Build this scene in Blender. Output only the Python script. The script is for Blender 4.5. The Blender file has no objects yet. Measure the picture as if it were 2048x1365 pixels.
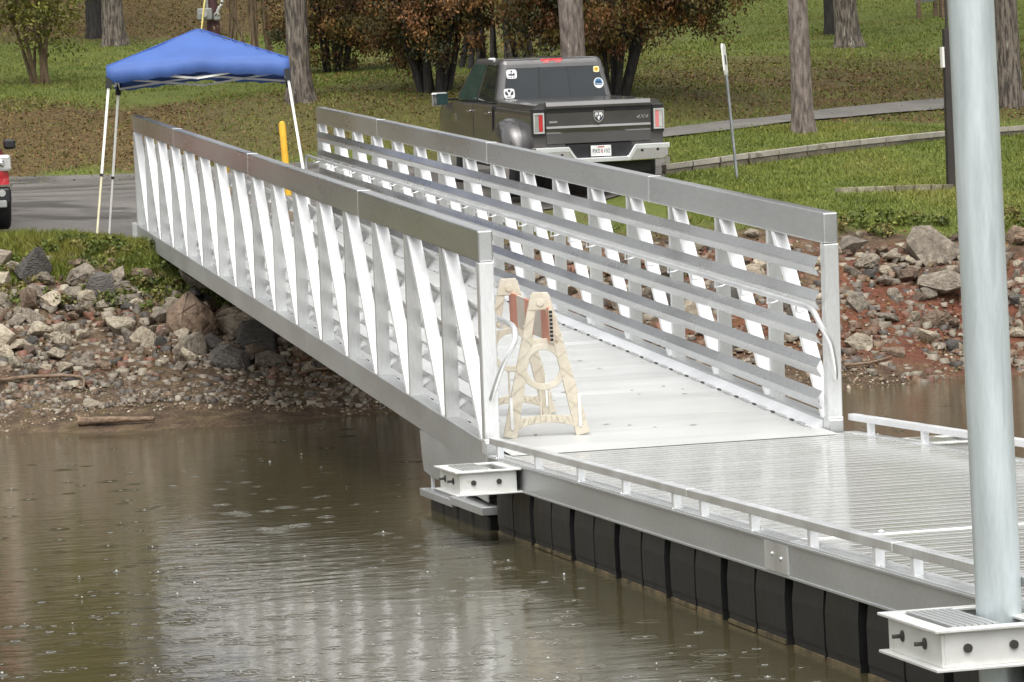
import bpy, bmesh, math, random
import numpy as np
from mathutils import Vector, Matrix

# ------------------------------------------------------------------ camera, sky, sun, exposure
SC = bpy.context.scene
COL = SC.collection
FPX = 6827.0                                   # focal length in photograph pixels (a 120 mm lens)
CP = np.array([-4.84864, -23.8934, 1.7])
CR = np.array([0.976415844, -0.209716300, -0.051294964])
CF = np.array([0.208012027, 0.977440173, -0.036629280])
CR /= np.linalg.norm(CR); CF -= CR * (CF @ CR); CF /= np.linalg.norm(CF)
CU = np.cross(CR, CF)
cam = bpy.data.cameras.new('camera'); cam.lens = 120.0; cam.sensor_width = 36.0
cam.clip_start = 0.1; cam.clip_end = 3000
camo = bpy.data.objects.new('camera', cam); COL.objects.link(camo)
camo.matrix_world = Matrix(((CR[0], CU[0], -CF[0], CP[0]), (CR[1], CU[1], -CF[1], CP[1]),
                            (CR[2], CU[2], -CF[2], CP[2]), (0, 0, 0, 1)))
SC.camera = camo

w = bpy.data.worlds.new('World'); SC.world = w; w.use_nodes = True
nt = w.node_tree; nt.nodes.clear()
sky = nt.nodes.new('ShaderNodeTexSky'); sky.sky_type = 'NISHITA'; sky.sun_disc = False
SUN_EL, SUN_AZ = math.radians(62), math.radians(192)
sky.sun_elevation = SUN_EL; sky.sun_rotation = SUN_AZ; sky.dust_density = 4.0; sky.air_density = 1.2
hs = nt.nodes.new('ShaderNodeHueSaturation'); hs.inputs['Saturation'].default_value = 0.08
bgn = nt.nodes.new('ShaderNodeBackground'); bgn.inputs['Strength'].default_value = 0.145
wo = nt.nodes.new('ShaderNodeOutputWorld')
nt.links.new(sky.outputs[0], hs.inputs['Color']); nt.links.new(hs.outputs[0], bgn.inputs['Color'])
nt.links.new(bgn.outputs[0], wo.inputs['Surface'])
sl = bpy.data.lights.new('sun', 'SUN'); sl.energy = 0.7; sl.angle = math.radians(60); sl.color = (1, 0.97, 0.92)
so = bpy.data.objects.new('sun', sl); COL.objects.link(so)
sd = Vector((math.sin(SUN_AZ) * math.cos(SUN_EL), math.cos(SUN_AZ) * math.cos(SUN_EL), math.sin(SUN_EL)))
so.rotation_euler = sd.to_track_quat('Z', 'Y').to_euler(); so.location = (0, -20, 40)
SC.view_settings.view_transform = 'Standard'; SC.view_settings.look = 'None'
SC.view_settings.gamma = 1.0; SC.view_settings.use_curve_mapping = False
SC.view_settings.exposure = 0.95

random.seed(7); rng = np.random.default_rng(7)
WZ = -0.545                                    # water level; the dock deck is z = 0

# ------------------------------------------------------------------ measuring helpers
def ray(px, py): return CF + CR * (px - 1024) / FPX - CU * (py - 682.5) / FPX
def at(px, py, d): return CP + ray(px, py) * d
def on_z(px, py, z):
    r = ray(px, py); return CP + r * ((z - CP[2]) / r[2])
RH = np.array([math.cos(-0.20968), math.sin(-0.20968)]); FH = np.array([-RH[1], RH[0]])
def plan(px, d):                                               # ground point at a bearing and distance (taken at eye level)
    py = 682.5 + FPX / CU[2] * (CF[2] + CR[2] * (px - 1024) / FPX); return CP[:2] + ray(px, py)[:2] * d
def sd_of(x, y):
    dx, dy = x - CP[0], y - CP[1]; return dx * RH[0] + dy * RH[1], dx * FH[0] + dy * FH[1]

# ------------------------------------------------------------------ object helpers
def tag(o, label=None, cat=None, group=None, kind=None):
    if label: o['label'] = label
    if cat: o['category'] = cat
    if group: o['group'] = group
    if kind: o['kind'] = kind
    return o
def empty(name, loc=(0, 0, 0), rot=(0, 0, 0), label=None, cat=None, group=None):
    o = bpy.data.objects.new(name, None); COL.objects.link(o); o.location = loc; o.rotation_euler = rot
    o.empty_display_size = 0.2
    return tag(o, label, cat, group)
def link(name, me, parent=None, loc=(0, 0, 0), rot=(0, 0, 0), scale=None):
    o = bpy.data.objects.new(name, me); COL.objects.link(o); o.location = loc; o.rotation_euler = rot
    if scale is not None: o.scale = scale
    if parent: o.parent = parent
    return o
def catmull(P, n):
    P = [np.array(p, float) for p in P]; out = []
    Q = [2 * P[0] - P[1]] + P + [2 * P[-1] - P[-2]]
    for i in range(1, len(Q) - 2):
        a, b, c, d = Q[i - 1:i + 3]
        for k in range(n):
            t = k / n
            out.append(0.5 * (2 * b + (c - a) * t + (2 * a - 5 * b + 4 * c - d) * t * t + (3 * b - a - 3 * c + d) * t ** 3))
    out.append(P[-1]); return out
class MB:
    def __init__(s): s.v, s.f, s.m, s.c = [], [], [], []
    def add(s, vs, fs, mi=0, col=None):
        k = len(s.v); s.v += [tuple(map(float, p)) for p in vs]
        for f in fs: s.f.append(tuple(k + i for i in f)); s.m.append(mi); s.c.append(col)
        return s
    def hexa(s, p, mi=0): return s.add(p, [(3, 2, 1, 0), (4, 5, 6, 7), (0, 1, 5, 4), (1, 2, 6, 5), (2, 3, 7, 6), (3, 0, 4, 7)], mi)
    def box(s, x0, x1, y0, y1, z0, z1, mi=0):
        return s.hexa([(x0, y0, z0), (x1, y0, z0), (x1, y1, z0), (x0, y1, z0), (x0, y0, z1), (x1, y0, z1), (x1, y1, z1), (x0, y1, z1)], mi)
    def bar(s, a, b, wd, th, up=(0, 0, 1), mi=0):           # rectangular bar from a to b: wd across, th along up
        a, b = np.array(a, float), np.array(b, float); d = b - a; d /= np.linalg.norm(d)
        r = np.cross(d, up); r /= np.linalg.norm(r); u = np.cross(r, d); r = r * wd / 2; u = u * th / 2
        return s.hexa([a - r - u, a + r - u, b + r - u, b - r - u, a - r + u, a + r + u, b + r + u, b - r + u], mi)
    def tube(s, P, r, n=10, mi=0, cap=True):
        P = [np.array(p, float) for p in P]; R = r if hasattr(r, '__len__') else [r] * len(P); rings = []
        ref = np.array([0.31, 0.17, 0.93])
        for i, p in enumerate(P):
            d = P[min(i + 1, len(P) - 1)] - P[max(i - 1, 0)]; d /= np.linalg.norm(d) + 1e-12
            if i == 0:
                a = np.cross(d, ref)
                if np.linalg.norm(a) < 0.1: a = np.cross(d, (1, 0, 0))
            else: a = a - d * (a @ d)
            a /= np.linalg.norm(a); b = np.cross(d, a)
            rings.append([p + R[i] * (a * math.cos(t) + b * math.sin(t)) for t in np.linspace(0, 2 * math.pi, n, endpoint=False)])
        vs = [q for g in rings for q in g]
        fs = [(i * n + j, i * n + (j + 1) % n, (i + 1) * n + (j + 1) % n, (i + 1) * n + j) for i in range(len(P) - 1) for j in range(n)]
        if cap: fs += [tuple(range(n))[::-1], tuple((len(P) - 1) * n + j for j in range(n))]
        return s.add(vs, fs, mi)
    def prism(s, poly, f0, f1, mi=0):                        # poly: 2D points; f0, f1 map a point to the two faces
        n = len(poly); vs = [f0(*p) for p in poly] + [f1(*p) for p in poly]
        return s.add(vs, [tuple(range(n))[::-1], tuple(range(n, 2 * n))] + [(i, (i + 1) % n, n + (i + 1) % n, n + i) for i in range(n)], mi)
    def loft(s, secs, closed=True, cap=True, mi=0):
        n = len(secs[0]); vs = [p for g in secs for p in g]; m = n if closed else n - 1
        fs = [(i * n + j, i * n + (j + 1) % n, (i + 1) * n + (j + 1) % n, (i + 1) * n + j) for i in range(len(secs) - 1) for j in range(m)]
        if cap: fs += [tuple(range(n))[::-1], tuple((len(secs) - 1) * n + j for j in range(n))]
        return s.add(vs, fs, mi)
    def ball(s, c, r, nu=8, nv=5, mi=0):
        c = np.array(c, float); r = np.array(r) if hasattr(r, '__len__') else np.array([r] * 3)
        secs = []
        for i in range(nv + 1):
            t = math.pi * (i / nv * 0.94 + 0.03)
            secs.append([c + r * np.array([math.sin(t) * math.cos(q), math.sin(t) * math.sin(q), -math.cos(t)]) for q in np.linspace(0, 2 * math.pi, nu, endpoint=False)])
        return s.loft(secs, mi=mi)
    def mesh(s, name, mats, smooth=None, xf=None, fix=True):
        me = bpy.data.meshes.new(name); v = s.v
        me.from_pydata(v, [], s.f)
        for m in (mats if isinstance(mats, (list, tuple)) else [mats]): me.materials.append(m)
        if any(s.m): me.polygons.foreach_set('material_index', s.m)
        if fix:
            bm = bmesh.new(); bm.from_mesh(me); bmesh.ops.recalc_face_normals(bm, faces=bm.faces); bm.to_mesh(me); bm.free()
        if smooth:
            me.polygons.foreach_set('use_smooth', [True] * len(me.polygons)); me.set_sharp_from_angle(angle=math.radians(smooth))
        me.update(); return me
    def obj(s, name, mats, parent=None, loc=(0, 0, 0), rot=(0, 0, 0), smooth=None, bevel=0, seg=1):
        o = link(name, s.mesh(name, mats, smooth), parent, loc, rot)
        if bevel:
            b = o.modifiers.new('bevel', 'BEVEL'); b.width = bevel; b.segments = seg; b.limit_method = 'ANGLE'; b.angle_limit = math.radians(40)
        return o
def raw_mesh(name, V, F, mat, C=None, smooth=False):         # numpy: V (n,3), F (m,k), C per-face colours
    me = bpy.data.meshes.new(name); V = np.asarray(V, np.float32); F = np.asarray(F, np.int32); k = F.shape[1]
    me.vertices.add(len(V)); me.vertices.foreach_set('co', V.ravel())
    me.loops.add(F.size); me.loops.foreach_set('vertex_index', F.ravel())
    me.polygons.add(len(F)); me.polygons.foreach_set('loop_start', np.arange(0, F.size, k, dtype=np.int32))
    me.polygons.foreach_set('loop_total', np.full(len(F), k, np.int32))
    if smooth: me.polygons.foreach_set('use_smooth', [True] * len(F))
    me.update(calc_edges=True)
    if C is not None:
        a = me.color_attributes.new('tint', 'FLOAT_COLOR', 'CORNER')
        cc = np.ones((F.size, 4), np.float32); cc[:, :3] = np.repeat(C, k, axis=0); a.data.foreach_set('color', cc.ravel())
    me.materials.append(mat); return me

# ------------------------------------------------------------------ materials
def mat(name, col, rough=0.5, metal=0.0, col2=None, scale=6.0, stretch=(1, 1, 1), detail=6, mixlo=0.35, mixhi=0.65,
        rvar=0.0, bump=0.0, bscale=40.0, attr=None, spec=0.5, coords='Object', coat=0.0, fine=None, rnd=0.0, trans=0.0, speck=None):
    m = bpy.data.materials.new(name); m.use_nodes = True; t = m.node_tree; N = t.nodes; L = t.links
    p = N['Principled BSDF']; p.inputs['Roughness'].default_value = rough; p.inputs['Metallic'].default_value = metal
    p.inputs['Specular IOR Level'].default_value = spec; p.inputs['Coat Weight'].default_value = coat; p.inputs['Coat Roughness'].default_value = 0.04
    p.inputs['Transmission Weight'].default_value = trans
    tc = N.new('ShaderNodeTexCoord'); mp = N.new('ShaderNodeMapping'); mp.inputs['Scale'].default_value = stretch
    oi = N.new('ShaderNodeObjectInfo'); va = N.new('ShaderNodeVectorMath'); va.operation = 'MULTIPLY_ADD'
    cmb = N.new('ShaderNodeCombineXYZ'); cmb.inputs[0].default_value = 3.1; cmb.inputs[1].default_value = 7.7; cmb.inputs[2].default_value = 5.3
    cmr = N.new('ShaderNodeCombineXYZ')
    for i in range(3): L.new(oi.outputs['Random'], cmr.inputs[i])
    if coords == 'World':
        ge = N.new('ShaderNodeNewGeometry'); L.new(ge.outputs['Position'], mp.inputs[0])
    else:
        L.new(cmr.outputs[0], va.inputs[0]); L.new(cmb.outputs[0], va.inputs[1]); L.new(tc.outputs[coords], va.inputs[2]); L.new(va.outputs[0], mp.inputs[0])
    n1 = N.new('ShaderNodeTexNoise'); n1.inputs['Scale'].default_value = scale; n1.inputs['Detail'].default_value = detail
    L.new(mp.outputs[0], n1.inputs['Vector'])
    c2 = col2 or tuple(c * 0.75 for c in col)
    rp = N.new('ShaderNodeValToRGB'); e = rp.color_ramp.elements
    e[0].position, e[1].position = mixlo, mixhi; e[0].color = (*c2, 1); e[1].color = (*col, 1)
    L.new(n1.outputs['Fac'], rp.inputs[0]); out = rp.outputs[0]
    def mixn(a, b, fac, mode='MIX'):
        mx = N.new('ShaderNodeMix'); mx.data_type = 'RGBA'; mx.blend_type = mode
        for sock, val in ((mx.inputs[0], fac), (mx.inputs[6], a), (mx.inputs[7], b)):
            if hasattr(val, 'is_linked'): L.new(val, sock)
            else: sock.default_value = val
        return mx.outputs[2]
    if fine:                                               # (scale, strength): fine grain on top
        n3 = N.new('ShaderNodeTexNoise'); n3.inputs['Scale'].default_value = fine[0]; n3.inputs['Detail'].default_value = 3
        L.new(mp.outputs[0], n3.inputs['Vector'])
        mr = N.new('ShaderNodeMapRange'); mr.inputs[1].default_value = 0.3; mr.inputs[2].default_value = 0.7
        mr.inputs[3].default_value = 1 - fine[1]; mr.inputs[4].default_value = 1 + fine[1]; L.new(n3.outputs['Fac'], mr.inputs[0])
        out = mixn(out, mr.outputs[0], 1.0, 'MULTIPLY')
    if speck:                                              # (scale, threshold, colour): stains with a shape of their own
        n4 = N.new('ShaderNodeTexNoise'); n4.inputs['Scale'].default_value = speck[0]; n4.inputs['Detail'].default_value = 4
        L.new(mp.outputs[0], n4.inputs['Vector'])
        m4 = N.new('ShaderNodeMapRange'); m4.inputs[1].default_value = speck[1]; m4.inputs[2].default_value = speck[1] + 0.06; L.new(n4.outputs['Fac'], m4.inputs[0])
        out = mixn(out, (*speck[2], 1), m4.outputs[0])
    if attr:
        at_ = N.new('ShaderNodeAttribute'); at_.attribute_name = attr
        out = mixn(out, at_.outputs['Color'], 1.0, 'MULTIPLY')
    if rnd:
        m5 = N.new('ShaderNodeMapRange'); m5.inputs[3].default_value = 1 - rnd; m5.inputs[4].default_value = 1 + rnd; L.new(oi.outputs['Random'], m5.inputs[0])
        out = mixn(out, m5.outputs[0], 1.0, 'MULTIPLY')
    L.new(out, p.inputs['Base Color'])
    if rvar:
        mr = N.new('ShaderNodeMapRange'); mr.inputs[1].default_value = 0.3; mr.inputs[2].default_value = 0.7
        mr.inputs[3].default_value = max(0.02, rough - rvar); mr.inputs[4].default_value = rough + rvar
        L.new(n1.outputs['Fac'], mr.inputs[0]); L.new(mr.outputs[0], p.inputs['Roughness'])
    if bump:
        n2 = N.new('ShaderNodeTexNoise'); n2.inputs['Scale'].default_value = bscale; n2.inputs['Detail'].default_value = 5
        L.new(mp.outputs[0], n2.inputs['Vector']); b = N.new('ShaderNodeBump'); b.inputs['Strength'].default_value = 1.0; b.inputs['Distance'].default_value = bump
        L.new(n2.outputs['Fac'], b.inputs['Height']); L.new(b.outputs[0], p.inputs['Normal'])
    return m
ALU = mat('aluminium', (0.78, 0.79, 0.785), 0.38, 0.70, (0.70, 0.71, 0.705), 3, (1, 1, 0.25), rvar=0.08, fine=(60, 0.06), bump=0.0006, bscale=30, rnd=0.06)
ALU_LIGHT = mat('bright_aluminium', (0.86, 0.87, 0.88), 0.42, 0.55, (0.80, 0.81, 0.82), 2.5, rvar=0.08, fine=(30, 0.05), rnd=0.05)
ALU_RAIL = mat('guard_rail_aluminium', (0.68, 0.685, 0.68), 0.28, 0.95, (0.61, 0.615, 0.61), 1.5, (1, 0.4, 1), rvar=0.05, fine=(30, 0.05), rnd=0.04)
ALU_DIAG = mat('flat_brace_aluminium', (0.88, 0.885, 0.885), 0.5, 0.22, (0.82, 0.825, 0.825), 2.0, (1, 1, 0.3), rvar=0.06, fine=(30, 0.03), rnd=0.03)
ALU_CAP = mat('top_rail_aluminium', (0.58, 0.59, 0.585), 0.30, 0.92, (0.47, 0.48, 0.475), 0.9, (2, 0.35, 2), rvar=0.06, fine=(25, 0.05), bump=0.0015, bscale=1.5, rnd=0.06)
ALU_WELD = mat('weld_bead', (0.8, 0.8, 0.8), 0.35, 0.8, bump=0.003, bscale=120)
ALU_CHORD = mat('chord_aluminium', (0.56, 0.57, 0.56), 0.46, 0.75, (0.49, 0.50, 0.50), 1.5, (1, 0.4, 1), rvar=0.06, fine=(50, 0.05))
DECKW = mat('white_wet_decking', (0.58, 0.585, 0.573), 0.36, 0.12, (0.50, 0.505, 0.49), 1.2, (0.6, 2.2, 1), rvar=0.06, fine=(30, 0.03), speck=(6, 0.68, (0.52, 0.48, 0.38)), rnd=0.045)
DOCKP = mat('grooved_dock_aluminium', (0.64, 0.64, 0.62), 0.13, 0.60, (0.57, 0.57, 0.55), 1.5, (1, 2, 1), rvar=0.05, fine=(40, 0.05), rnd=0.03)
COLLAR = mat('collar_plate', (0.78, 0.78, 0.75), 0.42, 0.35, (0.68, 0.68, 0.65), 5, rvar=0.08, speck=(7, 0.66, (0.6, 0.57, 0.48)), bump=0.0008, bscale=60)
GALV = mat('galvanised_steel', (0.62, 0.68, 0.69), 0.36, 0.5, (0.53, 0.59, 0.60), 7, (2.4, 2.4, 0.25), rvar=0.06, fine=(60, 0.05), speck=(6, 0.66, (0.50, 0.56, 0.565)))
DARKM = mat('dark_bolt', (0.06, 0.058, 0.05), 0.5, 0.3)
FLOATM = mat('black_float_plastic', (0.009, 0.0082, 0.0078), 0.5, 0, (0.005, 0.005, 0.0055), 4, (1, 1, 0.4), rvar=0.1, rnd=0.25, fine=(30, 0.2))
FLOATD = mat('dark_blue_float_plastic', (0.004, 0.005, 0.008), 0.5)
SLIME = mat('waterline_slime', (0.17, 0.125, 0.06), 0.5, 0, (0.03, 0.024, 0.014), 9, rvar=0.1, bump=0.004, bscale=40)
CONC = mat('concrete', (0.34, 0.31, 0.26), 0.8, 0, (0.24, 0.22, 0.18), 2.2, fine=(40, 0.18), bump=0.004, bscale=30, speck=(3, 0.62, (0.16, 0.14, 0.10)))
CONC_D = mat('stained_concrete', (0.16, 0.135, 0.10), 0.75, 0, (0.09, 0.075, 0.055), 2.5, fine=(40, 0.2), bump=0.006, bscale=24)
CONC_K = mat('mossy_kerb_stone', (0.24, 0.215, 0.15), 0.85, 0, (0.12, 0.11, 0.06), 4, fine=(40, 0.25), bump=0.01, bscale=18, rnd=0.3)
PLASTIC = mat('aged_cream_plastic', (0.60, 0.555, 0.46), 0.5, 0, (0.52, 0.465, 0.36), 5, fine=(25, 0.07), speck=(20, 0.67, (0.36, 0.28, 0.18)))
ORANGE = mat('faded_orange_sheeting', (0.62, 0.24, 0.15), 0.4, 0, (0.55, 0.20, 0.12), 9)
SHEETW = mat('grey_white_sheeting', (0.60, 0.55, 0.47), 0.4, 0, (0.52, 0.47, 0.40), 9)
BLACK = mat('black_rubber', (0.012, 0.012, 0.013), 0.7, 0, fine=(40, 0.2))
BLUE = mat('blue_canopy_fabric', (0.056, 0.122, 0.36), 0.65, 0, (0.050, 0.108, 0.32), 2.5, bump=0.02, bscale=2.2, fine=(120, 0.05))
BLUE_D = mat('blue_seam_tape', (0.045, 0.11, 0.40), 0.6)
WHITEP = mat('white_painted_steel', (0.80, 0.79, 0.74), 0.4, 0, (0.72, 0.71, 0.66), 6)
CREAMP = mat('cream_painted_steel', (0.78, 0.72, 0.48), 0.45)
YELLOW = mat('yellow_paint', (0.80, 0.46, 0.03), 0.45, 0, (0.70, 0.38, 0.03), 6, speck=(14, 0.68, (0.5, 0.36, 0.12)))
YELLOWP = mat('pale_yellow_plastic', (0.80, 0.68, 0.24), 0.45)
TRUCKP = mat('charcoal_metallic_paint', (0.115, 0.110, 0.107), 0.30, 0.6, (0.10, 0.096, 0.094), 3, coat=0.7)
TRUCKD = mat('black_trim', (0.014, 0.014, 0.016), 0.45)
GLASS = mat('tinted_glass', (0.016, 0.021, 0.023), 0.04, 0, (0.012, 0.016, 0.018), 3, spec=0.5)
GLASSG = mat('green_window_glass', (0.03, 0.06, 0.055), 0.06, 0, (0.02, 0.042, 0.04), 3, spec=0.4)
CHROME = mat('chrome', (0.80, 0.79, 0.77), 0.12, 1.0, (0.74, 0.73, 0.70), 3)
REDL = mat('red_lens', (0.55, 0.03, 0.03), 0.15, 0, (0.45, 0.02, 0.02), 8, coat=0.6)
CLEARL = mat('clear_lens', (0.62, 0.62, 0.60), 0.12, 0.3, coat=0.6)
PINKL = mat('pale_red_lens', (0.75, 0.24, 0.24), 0.15, 0, coat=0.6)
REDP = mat('red_car_paint', (0.50, 0.018, 0.025), 0.25, 0.1, coat=0.9)
WHITE = mat('white_print', (0.80, 0.80, 0.78), 0.5)
INK = mat('dark_print', (0.03, 0.035, 0.06), 0.5)
REDINK = mat('red_print', (0.42, 0.07, 0.06), 0.5)
BLUEINK = mat('blue_print', (0.06, 0.18, 0.36), 0.5)
BARK = mat('grey_ridged_bark', (0.20, 0.165, 0.13), 0.85, 0, (0.055, 0.046, 0.038), 9, (2.6, 2.6, 0.45), mixlo=0.40, mixhi=0.60, bump=0.05, bscale=9, fine=(40, 0.25), speck=(5, 0.65, (0.36, 0.36, 0.28)), coords='Object')
BARK_P = mat('pinkish_plated_bark', (0.24, 0.195, 0.165), 0.85, 0, (0.085, 0.067, 0.056), 8, (2.4, 2.4, 0.5), bump=0.04, bscale=9, fine=(40, 0.22), speck=(7, 0.66, (0.50, 0.46, 0.36)))
BARK_D = mat('dark_wet_bark', (0.040, 0.034, 0.029), 0.8, 0, (0.012, 0.011, 0.010), 8, (2.5, 2.5, 0.4), bump=0.03, bscale=10, fine=(40, 0.25))
STEM = mat('smooth_brown_stem', (0.17, 0.115, 0.065), 0.75, 0, (0.08, 0.055, 0.03), 5, (2, 2, 0.4), fine=(40, 0.2))
LEAF = mat('foliage', (1, 1, 1), 0.6, 0, (0.7, 0.7, 0.7), 3, attr='tint', spec=0.3)
GRASSM = mat('grass_blade', (1, 1, 1), 0.55, 0, (0.8, 0.8, 0.8), 2, attr='tint', spec=0.3)
POLE_M = mat('maroon_pole_paint', (0.085, 0.030, 0.030), 0.6, 0, (0.05, 0.02, 0.02), 4)
POST_D = mat('dark_brown_post', (0.030, 0.022, 0.018), 0.6, 0, (0.02, 0.015, 0.012), 4)
GREYB = mat('grey_enclosure_paint', (0.30, 0.31, 0.29), 0.5, 0, (0.22, 0.23, 0.21), 4)
SIGNG = mat('grey_sign_panel', (0.20, 0.21, 0.19), 0.6)
WOODM = mat('weathered_wood', (0.25, 0.17, 0.11), 0.8, 0, (0.10, 0.065, 0.04), 6, (1, 6, 6), bump=0.01, bscale=12)
ROCKM = [mat('pale_grey_rock', (0.40, 0.345, 0.26), 0.72, 0, (0.22, 0.18, 0.125), 3.5, fine=(22, 0.20), bump=0.03, bscale=7, rnd=0.2, coords='Object'),
         mat('grey_rock', (0.25, 0.21, 0.16), 0.65, 0, (0.12, 0.098, 0.072), 3.5, fine=(22, 0.2), bump=0.03, bscale=7, rnd=0.3),
         mat('brown_sandstone_rock', (0.215, 0.15, 0.10), 0.7, 0, (0.11, 0.075, 0.05), 3.0, fine=(22, 0.2), bump=0.03, bscale=7, rnd=0.3),
         mat('dark_slate_rock', (0.125, 0.112, 0.098), 0.6, 0, (0.06, 0.054, 0.047), 4, (1, 1, 2.5), fine=(24, 0.25), bump=0.04, bscale=7, rnd=0.25)]

# ------------------------------------------------------------------ terrain
pts = []
def ctl(px, py, d): pts.append(at(px, py, d))
def ctz(px, d, z): q = plan(px, d); pts.append(np.array([q[0], q[1], z]))
for p in ((0, 868), (150, 868), (300, 862), (450, 856), (600, 845), (780, 826), (1700, 778), (1900, 757), (2048, 738)): pts.append(on_z(*p, WZ))
for c in [(50, 690, 42), (350, 700, 42), (600, 730, 41.6), (50, 560, 44), (200, 530, 44.5), (350, 570, 44.0), (0, 480, 45.4), (180, 470, 45.6), (450, 610, 43.8),
          (60, 350, 59), (270, 350, 58.5), (60, 410, 51.5), (580, 388, 52), (1166, 384, 52), (1206, 402, 50), (900, 335, 57),
          (100, 210, 66), (300, 210, 66), (105, 165, 72), (215, 90, 82), (215, 0, 92), (600, 200, 63), (700, 135, 75), (880, 184, 64), (1250, 190, 62), (900, 60, 85),
          (1150, 105, 74), (1100, 330, 57), (1340, 350, 51), (1900, 276, 56), (1470, 357, 50.5), (1900, 377, 50), (1680, 384, 49), (1340, 265, 57), (1605, 262, 55),
          (1605, 232, 60), (1890, 200, 63), (1700, 95, 75), (1700, 0, 88), (2020, 215, 61), (1750, 440, 46), (1750, 480, 45), (1990, 440, 46.2), (1800, 560, 43.5),
          (1800, 690, 41.9), (2040, 560, 43.6), (2040, 690, 42.2), (1100, 480, 45), (1100, 600, 43), (1400, 560, 43.4)]: ctl(*c)
for X, Y, Z in ((-0.5, 23.9, 1.60), (1.3, 23.9, 1.60), (3.2, 23.9, 1.60), (1.3, 26.5, 1.86), (1.1, 15.6, WZ), (4.5, 14.8, WZ)): pts.append(np.array([X, Y, Z], float))
for px in (-3500, -900, 500, 1500, 3000, 5600):
    for d, z in ((24, -2.6), (34, -1.7)): ctz(px, d, z)
    for d, z in ((120, 12.0), (170, 20.0)): ctz(px, d, z)
for px in (-3500, -900, 3000, 5600):
    for d, z in ((40.3, WZ), (45, 1.4), (50, 2.0), (59, 2.9), (66, 4.1), (82, 6.2)): ctz(px, d, z)
TP = np.array(pts); TX = TP[:, :2] / 20.0
def _phi(r2): return np.where(r2 > 1e-12, 0.5 * r2 * np.log(np.maximum(r2, 1e-12)), 0.0)
_n = len(TX); _K = _phi(((TX[:, None] - TX[None]) ** 2).sum(-1)) + np.eye(_n) * 0.0025
_P = np.hstack([np.ones((_n, 1)), TX]); _A = np.zeros((_n + 3, _n + 3)); _A[:_n, :_n] = _K; _A[:_n, _n:] = _P; _A[_n:, :_n] = _P.T
_W = np.linalg.solve(_A, np.concatenate([TP[:, 2], np.zeros(3)]))
def ground(x, y):
    x = np.atleast_1d(np.asarray(x, float)); y = np.atleast_1d(np.asarray(y, float)); sh = x.shape
    q = np.stack([x.ravel(), y.ravel()], 1) / 20.0; out = np.empty(len(q))
    for i in range(0, len(q), 20000):
        b = q[i:i + 20000]; out[i:i + 20000] = _phi(((b[:, None] - TX[None]) ** 2).sum(-1)) @ _W[:_n] + _W[_n] + b @ _W[_n + 1:]
    return out.reshape(sh)
def gz(x, y): return float(ground(x, y)[0])
def hit(px, py, d0=36, d1=120):                              # where a sight line meets the ground
    ds = np.linspace(d0, d1, 1700); r = ray(px, py); P = CP[None] + r[None] * ds[:, None]
    g = ground(P[:, 0], P[:, 1]) - P[:, 2]; k = np.argmax(g > 0)
    return P[k], ds[k]

def vnoise(x, y, seed=0, oct=4):                             # cheap value noise
    r = np.random.default_rng(seed); T = r.random((64, 64)); s = 0; a = 1; tot = 0
    for o in range(oct):
        xi, yi = np.floor(x).astype(int), np.floor(y).astype(int); fx, fy = x - xi, y - yi; fx = fx * fx * (3 - 2 * fx); fy = fy * fy * (3 - 2 * fy)
        g = lambda i, j: T[(xi + i) % 64, (yi + j) % 64]
        s = s + a * ((g(0, 0) * (1 - fx) + g(1, 0) * fx) * (1 - fy) + (g(0, 1) * (1 - fx) + g(1, 1) * fx) * fy); tot += a; a *= 0.5; x = x * 2.03 + 11.7; y = y * 2.03 + 5.1
    return s / tot
def smooth(a, b, x): t = np.clip((x - a) / (b - a), 0, 1); return t * t * (3 - 2 * t)

# cover: how much grass / leaf litter / red clay grows or lies at a spot (by distance inland d and bearing px)
def cover(x, y):
    s, d = sd_of(x, y); px = 1024 + s / d * FPX
    n = vnoise(x * 0.45, y * 0.45, 3) - 0.5; n2 = vnoise(x * 1.3 + 9, y * 1.3, 5) - 0.5
    dd = d + n * 4.0 + n2 * 1.5
    left = 1 - smooth(560, 1000, px + n * 300); right = smooth(1280, 1420, px + n * 100)
    mid = np.clip(1 - left - right, 0, 1)
    bank_l = smooth(43.5, 44.4, d + n2 * 1.6) * (1 - smooth(430, 620, px))
    bank_r = smooth(44.9, 45.8, d + n2 * 1.4) * smooth(900, 1300, px)
    grass = np.maximum(bank_l * (d < 50), bank_r * (d < 56.5))
    litter_l = smooth(58.2, 59.6, dd) * (1 - smooth(64.5, 67.5, dd)) * (1 - 0.55 * smooth(330, 520, px)) + smooth(82, 86, dd)
    litter_m = 0.30 + 0.35 * smooth(-0.1, 0.25, n) - 0.25 * smooth(64, 70, dd) * (1 - smooth(72, 76, dd))
    litter_r = smooth(58.4, 59.5, d + n2) * (1 - smooth(67, 75, dd)) * (0.48 + 0.45 * smooth(-0.1, 0.2, n2 + n))
    hill = smooth(56, 58, d); lit = np.clip(hill * (left * litter_l + mid * litter_m + right * litter_r), 0, 1)
    grass = np.maximum(grass, hill * (1 - lit))
    clay = (1 - smooth(43.6, 45.2, d + n2)) * smooth(40.9, 41.8, d) * smooth(-0.02, 0.22, n2 + 0.35 * n + 0.30 * right - 0.06)
    shore = 1 - smooth(40.6, 41.9, d + n2 * 1.2 + 0.6 * left * 0 - 0.0)
    return grass, lit, clay, shore, px, d

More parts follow.
